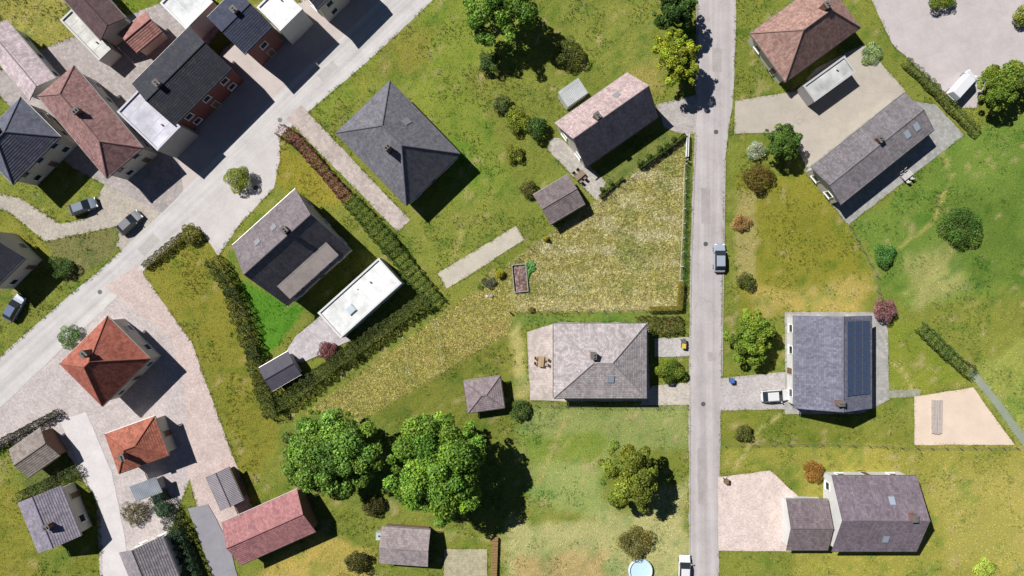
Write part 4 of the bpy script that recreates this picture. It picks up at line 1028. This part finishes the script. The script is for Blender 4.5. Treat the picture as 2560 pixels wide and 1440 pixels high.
# paddling pool, water tank, wood stack and other garden pieces
x, y = at(1600, 1424); pool = tag(empty('paddling_pool', (x, y, 0)), 'round light blue paddling pool at the bottom edge', 'pool')
b = MB(); n = 28
for i in range(n):
    for j in range(8):
        t0, t1 = 2*math.pi*i/n, 2*math.pi*(i+1)/n; s0, s1 = 2*math.pi*j/8, 2*math.pi*(j+1)/8; R0, r0 = 1.75, 0.16
        pt = lambda t, s: ((R0+r0*math.cos(s))*math.cos(t), (R0+r0*math.cos(s))*math.sin(t), 0.4+0.32*math.sin(s)*0.9)
        b.face([pt(t0,s0), pt(t1,s0), pt(t1,s1), pt(t0,s1)])
b.build('rim', m_plain((0.5, 0.62, 0.7), 0.4, 0.05), pool)
b = MB(); b.face([(1.72*math.cos(2*math.pi*i/n), 1.72*math.sin(2*math.pi*i/n), 0.42) for i in range(n)]); b.build('water', m_plain((0.42, 0.56, 0.64), 0.1, 0.05), pool)
x, y = at(948, 1340, 1.0); o = tag(empty('water_tank', (x, y, 0)), 'pale blue water tank beside the mauve garden house', 'tank')
MB().box((0,0,0.62), (1.1,1.1,0.95)).build('tank', m_plain(C(196,208,200), 0.5, 0.06), o)
for s in (-1, 1):
    MB().box((s*0.57,0,0.62), (0.03,1.2,1.1)).build('cage', m_plain((0.4, 0.41, 0.42), 0.4, 0.05), o); MB().box((0,s*0.57,0.62), (1.08,0.03,1.1)).build('cage', m_plain((0.4, 0.41, 0.42), 0.4, 0.05), o)
MB().box((0,0,0.07), (1.2,1.2,0.13)).build('pallet', m_wood(WOODC), o); MB().tube((0,0,1.09), (0,0,1.16), 0.16, None, 10).build('lid', m_plain((0.05, 0.05, 0.05), 0.6, 0.05), o)
x, y = at(1236, 1390); ws = tag(empty('wood_stack', (x, y, 0), math.radians(88)), 'brown stack of firewood below the largest tree shadow', 'wood stack')
lm2 = MB().tube((-0.5,0,0), (0.5,0,0), 0.12, None, 7).mesh('log'); lm2.materials.append(m_wood((0.22, 0.14, 0.06)))
for i in range(24):
    for k in range(3):
        o = link('log', lm2, ws); o.location = (-2.9+i*0.25+random.uniform(-0.02, 0.02)+(0.12 if k % 2 else 0), 0, 0.11+k*0.215); o.rotation_euler = (0, 0, math.pi/2+random.uniform(-0.05, 0.05))
x, y = at(2340, 1042); cs = tag(empty('timber_stack', (x, y, 0), math.radians(90)), 'grey stack of boards on the sandy court', 'timber')
for i in range(4):
    for k in range(2):
        MB().box((random.uniform(-0.1, 0.1), -0.6+i*0.4, 0.12+k*0.17), (5.2, 0.34, 0.14), random.uniform(-0.02, 0.02)).build('board', m_wood((0.36, 0.31, 0.28)), cs)

def table_set(lab, px, py, ang, colour, where):
    x, y = at(px, py); t = tag(empty('garden_table', (x, y, 0), math.radians(ang)), lab, 'table', 'garden tables'); tm_ = m_wood(colour)
    for i in range(5): MB().box((0, -0.36+i*0.18, 0.74), (1.7, 0.165, 0.035)).build('slat', tm_, t)
    for sx in (-1, 1):
        for sy in (-1, 1): MB().box((sx*0.75, sy*0.36, 0.36), (0.07, 0.07, 0.72)).build('leg', tm_, t)
    R = Matrix.Rotation(math.radians(ang), 3, 'Z')
    for k, (ox, oy, rz, side) in enumerate(((-0.4, 0.78, 0, 'upper left'), (0.42, 0.8, 0.1, 'upper right'), (-0.42, -0.8, math.pi, 'lower left'), (0.4, -0.76, math.pi-0.15, 'lower right'))):
        v = R @ Vector((ox, oy, 0)); c = tag(empty('garden_chair', (x+v.x, y+v.y, 0), math.radians(ang)+rz), side+' garden chair at the '+where, 'chair', 'garden chairs')
        MB().box((0, 0, 0.44), (0.46, 0.46, 0.05)).build('seat', tm_, c); MB().box((0, 0.23, 0.68), (0.46, 0.05, 0.46), 0, -0.15).build('backrest', tm_, c)
        for sx in (-1, 1):
            for sy in (-1, 1): MB().box((sx*0.19, sy*0.19, 0.21), (0.045, 0.045, 0.42)).build('leg', tm_, c)
table_set('timber garden table on the pinkish slab terrace', 1352, 902, 84, (0.34, 0.24, 0.15), 'table on the pinkish slab terrace')
table_set('grey garden table on the slab terrace of the long low house', 2262, 440, 38.7, (0.42, 0.4, 0.38), 'table of the long low house')
table_set('dark garden table behind the pink roofed house', 1448, 440, 40, (0.2, 0.15, 0.11), 'dark table behind the pink house')
def bin_(lab, px, py, ang, lid):
    x, y = at(px, py); o = tag(empty('wheelie_bin', (x, y, 0), math.radians(ang)), lab, 'bin', 'wheelie bins')
    b = MB(); A = [(-0.24,-0.28),(0.24,-0.28),(0.24,0.28),(-0.24,0.28)]; B = [(q[0]*1.2, q[1]*1.25) for q in A]
    for i in range(4): j = (i+1) % 4; b.face([(*A[i],0.06),(*A[j],0.06),(*B[j],0.98),(*B[i],0.98)])
    b.build('body', m_plain((0.06, 0.065, 0.065), 0.6, 0.08), o); MB().box((0, 0, 1.0), (0.62, 0.74, 0.06), 0, 0.06).build('lid', m_plain(lid, 0.5, 0.06), o)
    for sx in (-1, 1): MB().tube((sx*0.22,0.3,0.1), (sx*0.28,0.3,0.1), 0.1, None, 10).build('wheel', m_plain((0.02, 0.02, 0.02), 0.8, 0.05), o)
bin_('grey lidded wheelie bin on the upper driveway of the grey hipped house', 1706, 852, 10, (0.1, 0.1, 0.1))
bin_('yellow lidded wheelie bin on the upper driveway of the grey hipped house', 1706, 864, -5, (0.5, 0.38, 0.05))
bin_('blue lidded wheelie bin beside the solar house driveway', 1826, 950, 0, (0.05, 0.12, 0.35))
bin_('brown lidded wheelie bin beside the pinkish driveway', 1812, 1200, 0, (0.2, 0.11, 0.06))
fence('low timber post fence between solar house lawn and lower garden', [(1808,1112),(2050,1108),(2290,1118),(2540,1118)], 2.4, 1.0, m_wpost, 'garden fences', pr=0.06)
fence('wire fence between the yellow lawn and the wide green meadow', [(2122,566),(2190,690),(2196,768)], 2.4, 1.1, m_grey_post, 'garden fences')
fence('wire fence along the lower garden of the grey hipped house', [(1340,1012),(1520,1018),(1714,1018)], 2.4, 1.0, m_grey_post, 'garden fences')
# ------------------------------------------------------------------ grass: real blades over ground and plot
def blades(P, length, width, lean, nb, bright=1.0, var=0.25, clump=0.12):
    n = len(P); c = ground_colour(P)*np.clip(1+rng.normal(size=(n, 1))*clump, 0.3, 2.2)
    Vs, Cs = [], []
    for k in range(nb):
        t = rng.random(n)*2*np.pi; L = length*(0.6+0.8*rng.random(n)); q = P+rng.normal(size=(n, 2))*0.07
        le = np.clip(lean+rng.normal(size=n)*0.25, 0.1, 1.3); hx, hy, hz = L*np.sin(le)*np.cos(t), L*np.sin(le)*np.sin(t), L*np.cos(le)
        wx, wy = -np.sin(t)*width/2, np.cos(t)*width/2
        A = np.stack([q[:, 0]-wx, q[:, 1]-wy, np.zeros(n)], 1); B = np.stack([q[:, 0]+wx, q[:, 1]+wy, np.zeros(n)], 1)
        T = np.stack([q[:, 0]+hx, q[:, 1]+hy, hz], 1)
        Vs.append(np.stack([A, B, T], 1)); cc = c*bright*np.clip(1+rng.normal(size=(n, 1))*var, 0.35, 2.0); cc[:, 2] *= np.clip(1+rng.normal(size=n)*0.15, 0.5, 1.6); Cs.append(cc)
    V = np.concatenate(Vs).reshape(-1, 3); cc = np.clip(np.concatenate(Cs), 0.003, 0.8)
    return V, cc
def scatter(poly_or_box, dens, only=None, avoid=()):
    if only is not None:
        a = np.array(only); lo, hi = a.min(0), a.max(0)
    else: lo, hi = np.array(poly_or_box[0]), np.array(poly_or_box[1])
    n = int(np.prod(hi-lo)*dens); P = lo+rng.random((n, 2))*(hi-lo)
    ok = np.ones(n, bool)
    if only is not None: ok &= inside(P, only)
    for b in BLOCK:
        a = np.array(b); m = ok & (P[:, 0] > a[:, 0].min()) & (P[:, 0] < a[:, 0].max()) & (P[:, 1] > a[:, 1].min()) & (P[:, 1] < a[:, 1].max())
        if m.any(): i = np.where(m)[0]; ok[i[inside(P[i], b)]] = False
    for b in avoid: ok &= ~inside(P, b)
    return P[ok]
V, cc = blades(scatter(None, 66, BIGPLOT), 0.29, 0.072, 0.97, 4, 1.40, 0.36, 0.42)
tag(link('meadow_grass', fast_mesh('meadow_grass', V, 3, cc, m_blade())), 'long dry straw coloured grass of the meadow plot', 'grass', kind='stuff')
V, cc = blades(scatter(None, 85, STRIP, [BIGPLOT]), 0.22, 0.07, 0.95, 4, 1.36, 0.32, 0.42)
tag(link('strip_grass', fast_mesh('strip_grass', V, 3, cc, m_blade())), 'short olive grass of the tapering lawn strip', 'grass', kind='stuff')
V, cc = blades(scatter(((-86, -50), (86, 50)), 15, None, [BIGPLOT, STRIP]), 0.17, 0.09, 0.95, 2, 1.22, 0.22)
tag(link('lawn_grass', fast_mesh('lawn_grass', V, 3, cc, m_blade())), 'short grass of the gardens and verges', 'grass', kind='stuff')
# tufts creeping over the edges of all paving, and taller weeds in the lawns
EP = []
for b in BLOCK[:NPAVE]:
    n = len(b); ar = sum(b[i][0]*b[(i+1) % n][1]-b[(i+1) % n][0]*b[i][1] for i in range(n)); sg = 1 if ar > 0 else -1
    for i in range(n):
        p, q = np.array(b[i]), np.array(b[(i+1) % n]); d = q-p; L = np.hypot(*d)
        if L < 0.05: continue
        m = int(L*9); t = rng.random(m); nrm = np.array([d[1], -d[0]])/L*sg
        e = p+t[:, None]*d
        keep = fbm(e[:, 0]*0.7+9, e[:, 1]*0.7, 3) > 0.40
        EP.append(np.c_[e+nrm*(rng.normal(size=(m, 1))*0.13), e+nrm*0.6][keep])
EP = np.concatenate(EP); ok = (np.abs(EP[:, 2]) < 86) & (np.abs(EP[:, 3]) < 50)
for b in BLOCK: ok &= ~inside(EP[:, 2:], b)
V1, c1 = blades(EP[ok][:, :2], 0.24, 0.08, 0.85, 4, 1.0, 0.3, 0.25)
P = scatter(((-86, -50), (86, 50)), 5, None, [BIGPLOT]); P = P[fbm(P[:, 0]*0.3+33, P[:, 1]*0.3, 4) > 0.56]
V2, c2 = blades(P, 0.28, 0.09, 0.7, 4, 0.86, 0.25, 0.25); c2 *= np.array([0.82, 1.0, 0.9])
VG = pxpoly([(1714,405),(1727,405),(1721,700),(1718,775),(1704,775)]); P = scatter(None, 40, VG); V3, c3 = blades(P, 0.34, 0.07, 0.7, 4, 0.95, 0.3, 0.35)
V = np.concatenate([V1, V2, V3]); V[:, 2] += 0.0
tag(link('weed_tufts', fast_mesh('weed_tufts', V, 3, np.concatenate([c1, c2, c3]), m_blade())), 'grass tufts creeping over paving edges and taller weeds in lawns', 'grass', kind='stuff')
